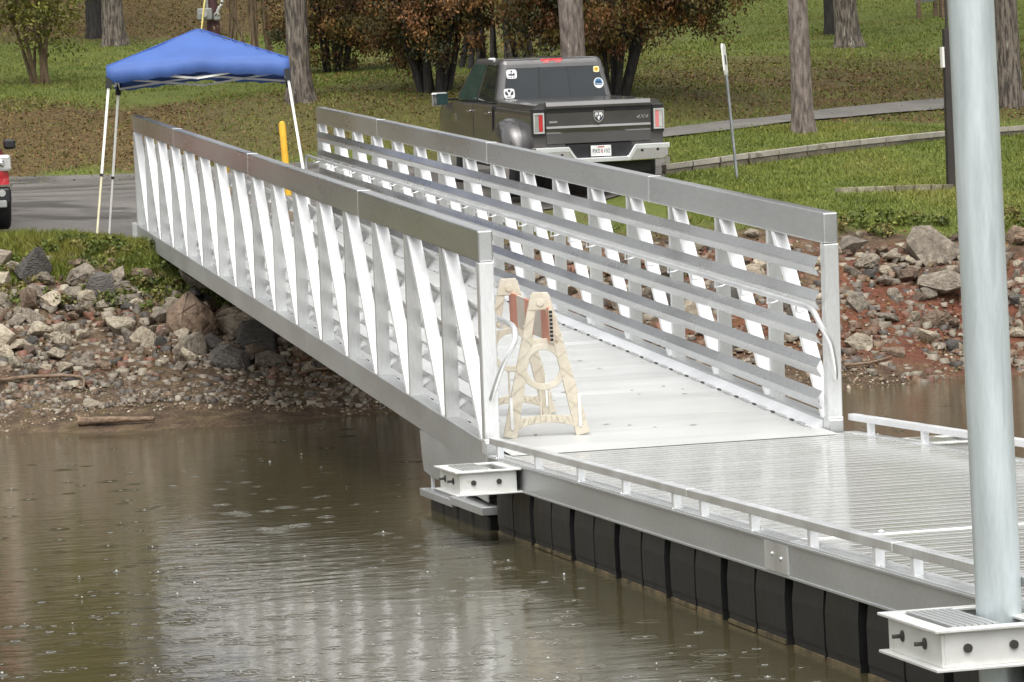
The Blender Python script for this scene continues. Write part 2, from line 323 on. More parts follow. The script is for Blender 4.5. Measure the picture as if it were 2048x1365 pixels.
gs = np.concatenate([-np.geomspace(14, 110, 22)[::-1], np.arange(-13.75, 13.8, 0.22), np.geomspace(14, 110, 22)])
gd = np.concatenate([np.linspace(16, 37, 12), np.arange(37.3, 60, 0.2), np.arange(60, 100, 0.35), np.geomspace(100.5, 190, 20)])
S, Dm = np.meshgrid(gs, gd); X = CP[0] + RH[0] * S + FH[0] * Dm; Y = CP[1] + RH[1] * S + FH[1] * Dm; Z = ground(X, Y)
gr, li, cl, shr, PXm, _ = cover(X, Y)
bankm = smooth(39.5, 41, Dm) * (1 - smooth(44.5, 46, Dm))
Z = Z + (vnoise(X * 2.2, Y * 2.2, 8) - 0.5) * 0.16 * bankm + (vnoise(X * 0.8, Y * 0.8, 9) - 0.5) * 0.10 * smooth(60, 66, Dm)
nr, nc = S.shape; idx = np.arange(nr * nc).reshape(nr, nc)
F4 = np.stack([idx[:-1, :-1], idx[:-1, 1:], idx[1:, 1:], idx[1:, :-1]], -1).reshape(-1, 4)
def soil_material():
    m = bpy.data.materials.new('bank_and_lawn_soil'); m.use_nodes = True; t = m.node_tree; N = t.nodes; L = t.links; p = N['Principled BSDF']
    ge = N.new('ShaderNodeNewGeometry'); a = N.new('ShaderNodeAttribute'); a.attribute_name = 'cover'; se = N.new('ShaderNodeSeparateColor'); L.new(a.outputs['Color'], se.inputs[0])
    def noise(sc, det=6):
        n = N.new('ShaderNodeTexNoise'); n.inputs['Scale'].default_value = sc; n.inputs['Detail'].default_value = det; L.new(ge.outputs['Position'], n.inputs['Vector']); return n.outputs['Fac']
    def ramp(f, stops):
        r = N.new('ShaderNodeValToRGB'); e = r.color_ramp.elements
        while len(e) < len(stops): e.new(0.5)
        for k, (q, c) in enumerate(stops): e[k].position = q; e[k].color = (*c, 1)
        L.new(f, r.inputs[0]); return r.outputs[0]
    def mix(f, a_, b_):
        x = N.new('ShaderNodeMix'); x.data_type = 'RGBA'; L.new(f, x.inputs[0]); L.new(a_, x.inputs[6]); L.new(b_, x.inputs[7]); return x.outputs[2]
    def wobble(f, sc, amt):
        n = N.new('ShaderNodeMath'); n.operation = 'MULTIPLY_ADD'; L.new(noise(sc), n.inputs[0]); n.inputs[1].default_value = amt; n.inputs[2].default_value = -amt / 2
        s = N.new('ShaderNodeMath'); s.operation = 'ADD'; s.use_clamp = True; L.new(f, s.inputs[0]); L.new(n.outputs[0], s.inputs[1]); return s.outputs[0]
    dirt = ramp(noise(5), [(0.3, (0.045, 0.030, 0.019)), (0.55, (0.10, 0.067, 0.040)), (0.75, (0.17, 0.122, 0.075))])
    clay = ramp(noise(7), [(0.3, (0.085, 0.030, 0.016)), (0.7, (0.16, 0.058, 0.032))])
    grass = ramp(noise(3.0), [(0.25, (0.070, 0.094, 0.015)), (0.55, (0.108, 0.135, 0.022)), (0.8, (0.15, 0.158, 0.032))])
    litter = ramp(noise(9), [(0.3, (0.055, 0.040, 0.014)), (0.55, (0.115, 0.075, 0.027)), (0.8, (0.18, 0.115, 0.045))])
    c = mix(wobble(se.outputs[2], 4, 0.5), dirt, clay); c = mix(wobble(se.outputs[0], 3, 0.7), c, grass); c = mix(wobble(se.outputs[1], 3, 0.8), c, litter)
    fine = N.new('ShaderNodeMix'); fine.data_type = 'RGBA'; fine.blend_type = 'MULTIPLY'; fine.inputs[0].default_value = 1
    L.new(c, fine.inputs[6]); L.new(ramp(noise(26, 3), [(0.3, (0.62, 0.62, 0.62)), (0.7, (1.3, 1.3, 1.3))]), fine.inputs[7])
    L.new(fine.outputs[2], p.inputs['Base Color']); p.inputs['Roughness'].default_value = 0.75; p.inputs['Specular IOR Level'].default_value = 0.25
    b = N.new('ShaderNodeBump'); b.inputs['Distance'].default_value = 0.05; L.new(noise(14), b.inputs['Height']); L.new(b.outputs[0], p.inputs['Normal'])
    return m
me = raw_mesh('ground', np.stack([X, Y, Z], -1).reshape(-1, 3), F4, soil_material(), smooth=True)
ca = me.color_attributes.new('cover', 'FLOAT_COLOR', 'POINT')
ca.data.foreach_set('color', np.stack([gr, li, np.clip(cl, 0, 1), np.ones_like(gr)], -1).astype(np.float32).ravel())
tag(link('ground', me), 'grassy park slope rising from the rocky lake shore', kind='structure')

def draped(name, edge_a, edge_b, n, k, m, lift, label=None):  # strip of ground between two plan lines
    A = np.array([edge_a(i / n) for i in range(n + 1)]); B = np.array([edge_b(i / n) for i in range(n + 1)])
    t = np.linspace(0, 1, k + 1)[None, :, None]; Q = A[:, None] * (1 - t) + B[:, None] * t; z = ground(Q[..., 0], Q[..., 1]) + lift
    V = np.concatenate([Q, z[..., None]], -1).reshape(-1, 3); ii = np.arange((n + 1) * (k + 1)).reshape(n + 1, k + 1)
    F = np.stack([ii[:-1, :-1], ii[:-1, 1:], ii[1:, 1:], ii[1:, :-1]], -1).reshape(-1, 4)
    return tag(link(name, raw_mesh(name, V, F, m, smooth=True)), label, kind='structure')
ASPH = mat('wet_worn_asphalt', (0.155, 0.142, 0.128), 0.42, 0, (0.10, 0.092, 0.083), 0.9, (0.5, 1.6, 1), rvar=0.2, fine=(9, 0.16), bump=0.006, bscale=30, coords='World', speck=(0.8, 0.60, (0.060, 0.054, 0.048)))
PATHM = mat('grey_path_asphalt', (0.20, 0.185, 0.165), 0.6, 0, (0.14, 0.13, 0.115), 1.5, fine=(14, 0.15), coords='World')
def lerp_line(P):
    P = [np.array(p, float) for p in P]
    def f(t):
        u = t * (len(P) - 1); i = min(int(u), len(P) - 2); return P[i] + (P[i + 1] - P[i]) * (u - i)
    return f
near_edge = [plan(-2600, 45.8), plan(-700, 45.7), plan(0, 45.7), plan(140, 45.6), np.array([-0.9, 23.75]), np.array([3.4, 23.75]), plan(1150, 49.3), plan(1330, 50.8), plan(1345, 52.3)]
far_edge = [plan(-2600, 58.5), plan(-700, 58.6), plan(0, 58.8), plan(140, 58.7), plan(360, 58.4), plan(700, 58.0), plan(1000, 57.4), plan(1250, 56.4), plan(1345, 54.0)]
draped('road', lerp_line(near_edge), lerp_line(far_edge), 96, 40, ASPH, 0.02, 'worn wet asphalt landing drive')
def bez(P): return lerp_line(catmull(P, 8))
pa = [(1250, 259 + 18), (1340, 276), (1500, 258), (1620, 243), (1750, 232), (1890, 221), (2100, 204)]
pb = [(1250, 259), (1340, 259), (1500, 241), (1620, 226), (1750, 212), (1890, 199), (2100, 180)]
draped('path', bez([hit(*q)[0][:2] for q in pa]), bez([hit(*q)[0][:2] for q in pb]), 60, 6, PATHM, 0.03, 'narrow asphalt footpath curving up the lawn')

# ------------------------------------------------------------------ water
def water_material():
    m = bpy.data.materials.new('muddy_water'); m.use_nodes = True; t = m.node_tree; N = t.nodes; L = t.links; p = N['Principled BSDF']
    p.inputs['Base Color'].default_value = (0.062, 0.053, 0.026, 1); p.inputs['Roughness'].default_value = 0.09; p.inputs['IOR'].default_value = 1.36
    ge = N.new('ShaderNodeNewGeometry')
    def noise(sc, st, det):
        mp = N.new('ShaderNodeMapping'); mp.inputs['Scale'].default_value = st; mp.inputs['Rotation'].default_value = (0, 0, 0.21); L.new(ge.outputs['Position'], mp.inputs[0])
        n = N.new('ShaderNodeTexNoise'); n.inputs['Scale'].default_value = sc; n.inputs['Detail'].default_value = det; L.new(mp.outputs[0], n.inputs['Vector']); return n.outputs['Fac']
    def bump(h, dist, nrm=None):
        b = N.new('ShaderNodeBump'); b.inputs['Distance'].default_value = dist; L.new(h, b.inputs['Height'])
        if nrm: L.new(nrm, b.inputs['Normal'])
        return b.outputs[0]
    patch = N.new('ShaderNodeMapRange'); patch.inputs[1].default_value = 0.38; patch.inputs[2].default_value = 0.62; patch.inputs[3].default_value = 0.25; L.new(noise(0.22, (1, 1, 1), 2), patch.inputs[0])
    mul = N.new('ShaderNodeMath'); mul.operation = 'MULTIPLY'; L.new(noise(5.0, (0.7, 1.3, 1), 3), mul.inputs[0]); L.new(patch.outputs[0], mul.inputs[1])
    n = bump(noise(1.1, (0.6, 1.2, 1), 2), 0.007); n = bump(mul.outputs[0], 0.008, n); n = bump(noise(22, (0.8, 1.1, 1), 2), 0.0009, n)
    L.new(n, p.inputs['Normal']); return m
WATER = water_material()
wm = MB(); wm.add([(-420, -420, 0), (420, -420, 0), (420, 60, 0), (-420, 60, 0)], [(0, 1, 2, 3)])
tag(wm.obj('water', WATER, loc=(0, 0, WZ)), 'muddy brown lake water pitted by rain', kind='structure')
# wooded far shore behind and beside the viewpoint, seen only as reflections
hv, hf = [], []
na = 90
for i in range(na + 1):
    a = math.radians(-250 + 320 * i / na) ; r0 = 330
    for k, (dr, hz) in enumerate(((-14, -1), (0, 7), (10, 20 + 6 * math.sin(i * 0.9) + 4 * math.sin(i * 2.3)), (60, 38 + 9 * math.sin(i * 0.37)), (140, 44))):
        hv.append((math.cos(a) * (r0 + dr), -20 + math.sin(a) * (r0 + dr), WZ + hz))
for i in range(na):
    for k in range(4): hf.append((i * 5 + k, i * 5 + k + 1, i * 5 + 6 + k, i * 5 + 5 + k))
hm = MB(); hm.add(hv, hf)
tag(hm.obj('hills', mat('wooded_hill', (0.075, 0.072, 0.032), 0.9, 0, (0.035, 0.042, 0.018), 0.12, coords='World', bump=3, bscale=0.15), smooth=60), 'wooded hills on the far shore', kind='structure')

# ------------------------------------------------------------------ gangway (local frame: x across, y along towards the bank, z up from its deck)
GA = 0.074567; GL = 23.44; GW = 2.5662; GT = 0.1106; GH = 1.6097; CAP = 0.2256; CT = 0.0913; CB = -0.1322
gang = empty('gangway', (0, 0, 0), (GA, 0, 0), 'long silver aluminium truss gangway sloping from the dock up to the landing', 'gangway')
NP = 16; PITCH = GL / NP
sides = ((0.0, GT, 1), (GW, GW + GT, -1))                     # outer-left truss, right truss; sign points to the walkway
# top rail: tube sections with a weld collar at each joint
joints = [0.0, 5.05, 11.9, 18.6, GL]
for x0, x1, sg in sides:
    for a, b in zip(joints[:-1], joints[1:]):
        MB().box(x0, x1, a + 0.003, b - 0.003, GH - CAP, GH).obj('top_rail', ALU_CAP, gang, bevel=0.012, seg=2)
    for j in joints[1:-1]:
        MB().box(x0 - 0.002, x1 + 0.002, j - 0.006, j + 0.006, GH - CAP - 0.002, GH + 0.002).obj('rail_joint', ALU, gang, bevel=0.002)
    cj = [-0.02, 8.3, 16.2, GL + 0.02]
    for a, b in zip(cj[:-1], cj[1:]):
        MB().box(x0, x1, a + 0.002, b - 0.002, CB, CT).obj('bottom_chord', ALU_CHORD, gang, bevel=0.006)
    for u in (0.0, GL - 0.10):
        ep = MB().box(x0, x1, u, u + 0.10, 0.0 if u == 0 else CT, GH - CAP - 0.004).obj('end_post', ALU, gang, bevel=0.006)
        if u == 0:
            MB().box(x0 - 0.004, x1 + 0.004, u - 0.004, u + 0.104, 0.001, 0.11).obj('post_shoe', ALU, ep, bevel=0.004)
vert_me = MB().box(0, GT - 0.004, -0.028, 0.028, CT + 0.001, GH - CAP - 0.001).mesh('vertical_post', ALU)
top_u, bot_u = PITCH - 0.17, 0.13
def diag_mesh():
    m = MB(); t = 0.068; h = GH - CAP - CT - 0.002; z0 = CT + 0.001
    m.hexa([(0.003, bot_u, z0), (GT - 0.006, bot_u, z0), (GT - 0.006, bot_u + t, z0), (0.003, bot_u + t, z0),
            (0.003, top_u, z0 + h), (GT - 0.006, top_u, z0 + h), (GT - 0.006, top_u + t, z0 + h), (0.003, top_u + t, z0 + h)])
    return m.mesh('diagonal_brace', ALU_DIAG)
diag_me = diag_mesh()
WELD = MB()
for x0, x1, sg in sides:
    for i in range(NP):
        if i: 
            link('vertical_post', vert_me, gang, (x0 + 0.002, i * PITCH, 0))
        link('diagonal_brace', diag_me, gang, (x0, i * PITCH, 0))
# guard rails: ridged extrusions along both inner faces
def ridge(x, sg):
    m = MB(); prof = [(0.0, 0.070), (0.040, 0.006), (0.040, -0.006), (0.0, -0.070), (0.0, -0.062), (0.032, -0.004), (0.032, 0.004), (0.0, 0.062)]
    return m.prism(prof, lambda a, b: (x + sg * a, 0.14, b), lambda a, b: (x + sg * a, GL - 0.14, b))
for x0, x1, sg in sides:
    xi = (x1 if sg > 0 else x0) + sg * 0.001
    for wz in (1.207, 0.957, 0.707, 0.460, 0.222):
        ridge(xi, sg).obj('guard_rail', ALU_RAIL, gang, (0, 0, wz))
    # toe board with drain clips
    tb = MB().prism([(0.0, 0.022), (0.09, 0.022), (0.09, 0.03), (0.008, 0.075), (0, 0.075)], lambda a, b: (xi + sg * a, 0.12, b), lambda a, b: (xi + sg * a, GL - 0.12, b)).obj('toe_board', ALU_LIGHT, gang)
    clip = MB().box(-0.012, 0.012, -0.11, 0.11, 0, 0.012).mesh('drain_clip', ALU_WELD)
    slot = MB().box(-0.009, 0.009, -0.035, 0.035, 0, 0.009).mesh('drain_slot', DARKM)
    for k in range(46):
        link('drain_clip', clip, tb, (xi + sg * 0.096, 0.35 + k * 0.5, 0.0235))
        link('drain_slot', slot, tb, (xi + sg * 0.096, 0.60 + k * 0.5, 0.0235))
    # handrail pipe, both ends turned down
    xh = xi + sg * 0.115; xp = (x0 + x1) / 2; zh = 0.925
    P = catmull([(xp, -0.012, 0.40), (xp + sg * 0.02, -0.075, 0.50), (xp + sg * 0.075, -0.15, 0.68), (xh - sg * 0.02, -0.16, 0.82), (xh, -0.07, 0.905), (xh, 0.10, zh), (xh, 0.5, zh)], 7)
    Q = catmull([(xh, GL - 0.5, zh), (xh, GL + 0.18, zh), (xh, GL + 0.33, zh - 0.05), (xh - sg * 0.02, GL + 0.33, zh - 0.30), (xp, GL + 0.02, 0.45)], 7)
    hr = MB().tube(P + [(xh, u, zh) for u in np.arange(1, GL - 0.6, 1.0)] + Q, 0.021, 12).obj('handrail', ALU, gang, smooth=50)
    jb = catmull([(0, 0, -0.018), (0, 0.0, -0.055), (0, 0.0, -0.066), (-sg * 0.06, 0.0, -0.06), (-sg * 0.118, 0.0, -0.03)], 4)
    bk = MB().tube(jb, 0.0075, 7).mesh('handrail_bracket', ALU_LIGHT, smooth=50)
    for k in range(32): link('handrail_bracket', bk, hr, (xh, 0.36 + k * PITCH / 2, zh))
# deck planks
pk = MB().box(GT + 0.002, GW - 0.002, -0.1494, 0.1494, -0.02, 0.02).mesh('deck_plank', DECKW)
np_ = int(GL / 0.3)
for k in range(np_): link('deck_plank', pk, gang, (0, 0.10 + 0.15 + k * 0.3, random.uniform(-0.0008, 0.0008)))
for k in range(9): MB().box(GT, GW, 0.6 + k * 2.7, 0.72 + k * 2.7, CB + 0.01, -0.021).obj('floor_beam', ALU_CHORD, gang)
# plates hanging below the lower end (vertical, so undo the slope)
ca_, sa_ = math.cos(GA), math.sin(GA)
def to_local(x, y, z): return (x, y * ca_ + z * sa_, -y * sa_ + z * ca_)
for xx in (0.001, GW + GT - 0.012):
    poly = [(2.56, 0.05), (2.525, -0.143), (2.47, -0.262), (2.13, -0.297), (0.55, -0.315), (0.01, -0.34), (-0.01, -0.10), (-0.01, 0.0)]
    MB().prism(poly, lambda a, b: to_local(xx, a, b), lambda a, b: to_local(xx + 0.011, a, b)).obj('skirt_plate', ALU_CHORD, gang)
hb = MB().box(-0.06, -0.001, GL - 0.01, GL + 0.12, CB + 0.03, CT + 0.03); hb.box(-0.062, -0.05, GL + 0.02, GL + 0.09, 0.02, 0.035, 1)
hb.obj('hinge_bracket', [ALU_LIGHT, DARKM], gang, bevel=0.004)
ya_, yb_ = -0.30, 0.12
MB().hexa([(GT + 0.02, ya_, 0.0265), (GW - 0.02, ya_, 0.0265), (GW - 0.02, yb_, 0.0212), (GT + 0.02, yb_, 0.0212), (GT + 0.02, ya_, 0.0285), (GW - 0.02, ya_, 0.0285), (GW - 0.02, yb_, 0.0235), (GT + 0.02, yb_, 0.0235)]).obj('transition_plate', DECKW, gang)

# ------------------------------------------------------------------ floating dock
DX0, DX1 = 0.012, 2.76
DY0, DY1 = -0.06, -13.2
dock = empty('floating_dock', (0, 0, 0), (0, 0, 0), 'wet aluminium floating dock on black floats at the foot of the gangway', 'dock')
seam_y = -7.47
beamsL = [(DY0, seam_y), (seam_y - 0.012, DY1)]
for xb, sg in ((DX0, -1), (DX1, 1)):
    for a, b in beamsL:
        m = MB().box(min(xb, xb - sg * 0.10), max(xb, xb - sg * 0.10), b, a, -0.192, -0.022)
        m.box(min(xb + sg * 0.012, xb - sg * 0.10), max(xb + sg * 0.012, xb - sg * 0.10), b, a, -0.022, -0.008)
        m.box(min(xb + sg * 0.008, xb), max(xb + sg * 0.008, xb), b, a, -0.192, -0.178)
        so_ = m.obj('side_beam', ALU_CHORD, dock, bevel=0.002)
    sp = MB().box(min(xb + sg * 0.010, xb), max(xb + sg * 0.010, xb), seam_y + 0.004, seam_y + 0.42, -0.176, -0.024).obj('splice_plate', ALU, dock, bevel=0.002)
    for yy, zz in ((seam_y + 0.12, -0.10), (seam_y + 0.27, -0.085)):
        MB().ball((xb + sg * 0.011, yy, zz), (0.01, 0.011, 0.011)).obj('bolt_head', ALU_WELD, sp, smooth=60)
    # curb rail along the edge
    rj = [-0.10, -5.52, -9.12, DY1] if sg < 0 else [-0.03, -6.3, -11.0, DY1]
    for a, b in zip(rj[:-1], rj[1:]):
        xr = xb + (0.0 if sg < 0 else -0.05); MB().box(xr - 0.003 - (0.0), xr + 0.055, b + 0.004, a - 0.004, 0.083, 0.130).obj('curb_rail', ALU if sg < 0 else ALU_LIGHT, dock, bevel=0.004)
    py = [-0.33, -1.566, -2.816, -4.0, -5.178, -5.772, -6.764, -7.801, -8.826, -9.37, -10.5, -11.7, -12.8] if sg < 0 else [-0.473, -1.655, -2.9, -4.1, -5.2, -6.4, -7.9, -9.1, -10.3, -11.6]
    for yy in py:
        xr = xb + (0.004 if sg < 0 else -0.046)
        cp = MB().box(xr, xr + 0.046, yy - 0.024, yy + 0.024, -0.007, 0.083).obj('curb_post', ALU_LIGHT, dock, bevel=0.003)
        wb = MB()
        for q in range(7): wb.ball((xr + 0.023 + random.uniform(-0.03, 0.05), yy + random.uniform(-0.05, 0.05), -0.004), random.uniform(0.007, 0.013), 6, 4)
        wb.obj('weld_bead', ALU_WELD, cp, smooth=60)
# edge trim and deck planks
for x0, x1, zz in ((DX0 + 0.002, DX0 + 0.06, 0.0), (DX0 + 0.062, DX0 + 0.10, 0.008), (DX1 - 0.10, DX1 - 0.002, 0.004)):
    for a, b in beamsL: MB().box(x0, x1, b, a, -0.0075, zz).obj('edge_trim', ALU, dock, bevel=0.002)
def plank():
    m = MB(); prof = [(-0.098, -0.03), (-0.098, 0.001), (-0.093, 0.0032), (-0.086, 0.0032), (-0.078, 0.0)]
    for c in (0.0,): prof += [(c - 0.008, 0.0), (c - 0.005, 0.0012), (c + 0.005, 0.0012), (c + 0.008, 0.0)]
    prof += [(0.078, 0.0), (0.098, -0.0005), (0.098, -0.03)]
    return m.prism(prof, lambda a, b: (DX0 + 0.104, a, b), lambda a, b: (DX1 - 0.104, a, b)).mesh('deck_plank', DOCKP)
pl = plank(); y = DY0 - 0.10
while y > DY1 + 0.1:
    if abs(y - seam_y) < 0.11:
        sm = MB().box(DX0 + 0.10, DX1 - 0.10, y - 0.010, y + 0.010, -0.02, 0.006).obj('seam_strip', ALU, dock, bevel=0.004)
        for q in (0.5, 1.2, 1.9): MB().ball((q, y, 0.014), (0.02, 0.012, 0.01)).obj('bolt_head', ALU_WELD, sm, smooth=60)
        y -= 0.114; continue
    link('deck_plank', pl, dock, (0, y, 0), (random.uniform(-0.0015, 0.0015), 0, 0)); y -= 0.203
MB().box(DX0 + 0.1, DX1 - 0.1, DY1, DY0, -0.19, -0.03).obj('deck_frame', ALU_CHORD, dock)
# floats
def float_mesh(L=1.075, W=0.9, z0=-0.72, z1=-0.194):
    m = MB(); h = L / 2; g = 0.030
    for a, b in ((-h, -g / 2), (g / 2, h)):
        secs = []
        for z, ins in ((z0, 0.03), (z0 + 0.05, 0.006), (-0.50, 0.004), (-0.48, 0.0), (-0.30, -0.0), (z1, 0.012)):
            secs.append([(ins, a + ins * 0.6, z), (W - ins, a + ins * 0.6, z), (W - ins, b - ins * 0.6, z), (ins, b - ins * 0.6, z)])
        m.loft(secs)
    m.box(0.03, W - 0.03, -h + 0.1, h - 0.1, z0 + 0.05, z1 - 0.002, 1)
    m.box(-0.006, 0.004, -h + 0.01, -g, -0.547, -0.522, 2); m.box(-0.006, 0.004, g, h - 0.01, -0.545, -0.525, 2)
    return m.mesh('float', [FLOATM, FLOATD, SLIME])
fme = float_mesh()
for k in range(11):
    yc = -0.14 - 0.60 - k * 1.205
    fl = link('float', fme, dock, (DX0 + 0.012, yc, random.uniform(-0.006, 0.006)))
    link('float', fme, dock, (DX1 - 0.012, yc, 0), (0, 0, math.pi))
# support raft under the gangway's lower end
ra = MB()
ra.box(-0.05, DX1, 2.30, 2.42, -0.455, -0.395); ra.box(-0.05, 0.07, 1.12, 2.299, -0.455, -0.398); ra.box(-0.06, 0.07, -0.05, 1.14, -0.43, -0.37); ra.box(DX1 - 0.12, DX1, -0.05, 2.299, -0.455, -0.398)
ra.obj('support_frame', ALU_CHORD, dock, bevel=0.004)
rb = MB()
for a in (0.05, 0.62, 1.2, 1.75): rb.box(0.0, 0.85, a, a + 0.5, -0.70, -0.457 if a > 1.1 else -0.432)
rb.obj('raft_float', FLOATM, dock, bevel=0.02, seg=2)
for yy in (2.2, 0.9): MB().box(0.012, 0.032, yy, yy + 0.05, -0.396, -0.10).obj('hanger_strap', ALU_LIGHT, dock)
# pile collars
def collar(x0, x1, y0, y1, zt, hole):
    h = 0.155; root = MB()
    fw, th = 0.075, 0.012
    for z in (zt, zt - h):
        root.prism([(x0, y0), (x1, y0), (x1, y1), (x0, y1)], lambda a, b: (a, b, z - th), lambda a, b: (a, b, z)) if False else None
        root.box(x0, x1, y0, y0 + fw, z - th, z); root.box(x0, x1, y1 - fw, y1, z - th, z); root.box(x0, x0 + fw, y0 + fw + 0.001, y1 - fw - 0.001, z - th, z); root.box(x1 - fw, x1, y0 + fw + 0.001, y1 - fw - 0.001, z - th, z)
    i = 0.035
    root.box(x0 + i, x0 + i + th, y0 + i, y1 - i, zt - h + 0.0005, zt - th - 0.0005); root.box(x1 - i - th, x1 - i, y0 + i, y1 - i, zt - h + 0.0005, zt - th - 0.0005)
    root.box(x0 + i + th + 0.0005, x1 - i - th - 0.0005, y0 + i, y0 + i + th, zt - h + 0.0005, zt - th - 0.0005); root.box(x0 + i + th + 0.0005, x1 - i - th - 0.0005, y1 - i - th, y1 - i, zt - h + 0.0005, zt - th - 0.0005)
    o = root.obj('pile_collar', COLLAR, dock, bevel=0.002)
    def slab(a0, a1, b0, b1):
        m = MB(); n = max(2, int((a1 - a0) / 0.028)); st = (a1 - a0) / n
        for k in range(n): m.box(a0 + k * st + 0.003, a0 + (k + 1) * st - 0.003, b0, b1, zt - 0.01, zt + 0.004)
        m.box(a0, a1, b0, b1, zt - 0.03, zt - 0.0105); m.obj('grating', DOCKP if hole is None else ALU_CHORD, o)
    if hole is None:
        slab(x0 + fw + 0.005, x0 + 0.27, y0 + fw + 0.005, y1 - fw - 0.005); MB().box(x0 + 0.275, x1 - fw - 0.005, y0 + fw + 0.005, y1 - fw - 0.005, zt - 0.05, zt - 0.04).obj('inner_plate', ALU_CHORD, o)
    else:
        hx, hy, r = hole
        slab(x0 + fw + 0.02, hx - r - 0.015, y0 + fw + 0.005, y1 - fw - 0.005)
        MB().box(hx + r + 0.02, x1 - fw - 0.004, y0 + fw + 0.005, y1 - fw - 0.005, zt - 0.05, zt - 0.04).obj('inner_plate', BLACK, o)
        for ya, yb in ((y0 + fw + 0.01, hy - r - 0.006), (hy + r + 0.006, y1 - fw - 0.01)): MB().box(hx - r, hx + r, ya, yb, zt - 0.06, zt - 0.03).obj('roller_block', BLACK, o)
    for fx in (0.28, 0.66):                                   # bolts on the face towards the open water end
        bx = x0 + (x1 - x0) * fx; MB().tube([(bx, y0 + i + 0.001, zt - h * 0.52), (bx, y0 + i - 0.012, zt - h * 0.52)], 0.018, 14).obj('bolt_head', DARKM, o, smooth=50)
    for fy in (0.32, 0.70):                                   # bolts with nuts on the side face
        by = y0 + (y1 - y0) * fy; MB().tube([(x0 + i - 0.001, by, zt - h * 0.5), (x0 + i - 0.006, by, zt - h * 0.5), (x0 + i - 0.012, by, zt - h * 0.5), (x0 + i - 0.045, by, zt - h * 0.5)], [0.024, 0.024, 0.009, 0.009], 10).obj('bolt', DARKM, o, smooth=40)
    return o
collar(-0.50, 0.006, -11.16, -10.43, -0.015, (-0.095, -10.78, 0.094))
collar(-0.46, 0.006, -1.20, -0.42, -0.02, None)
collar(DX1 + 0.014, DX1 + 0.52, -1.55, -0.86, -0.012, None)
# galvanised pile
PX_, PY_ = -0.095, -10.78
for_nicks = [(0.62, 3.12), (0.66, 2.85)]
pile = empty('steel_pile', (PX_, PY_, -2.2), (0, 0, 0), 'tall pale galvanised steel pipe pile standing in the dock collar', 'pile')
MB().tube([(0, 0, 0), (0, 0, 1.0), (0, 0, 2.0), (0, 0, 3.5), (0, 0, 5.5)], 0.0935, 40).obj('pipe', GALV, pile, smooth=50)
for a_, z_ in for_nicks:
    t_ = math.radians(-112) - a_; MB().box(-0.004, 0.004, -0.0015, 0.0015, -0.012, 0.012).obj('nick', DARKM, pile, (0.094 * math.cos(t_), 0.094 * math.sin(t_), 2.2 + z_), (0.2, 0.3, t_ + math.pi / 2))
MB().tube([(0, 0, 5.5), (0, 0, 5.53), (0, 0, 5.75)], [0.095, 0.095, 0.01], 40).obj('pile_cap', WHITEP, pile, smooth=50)

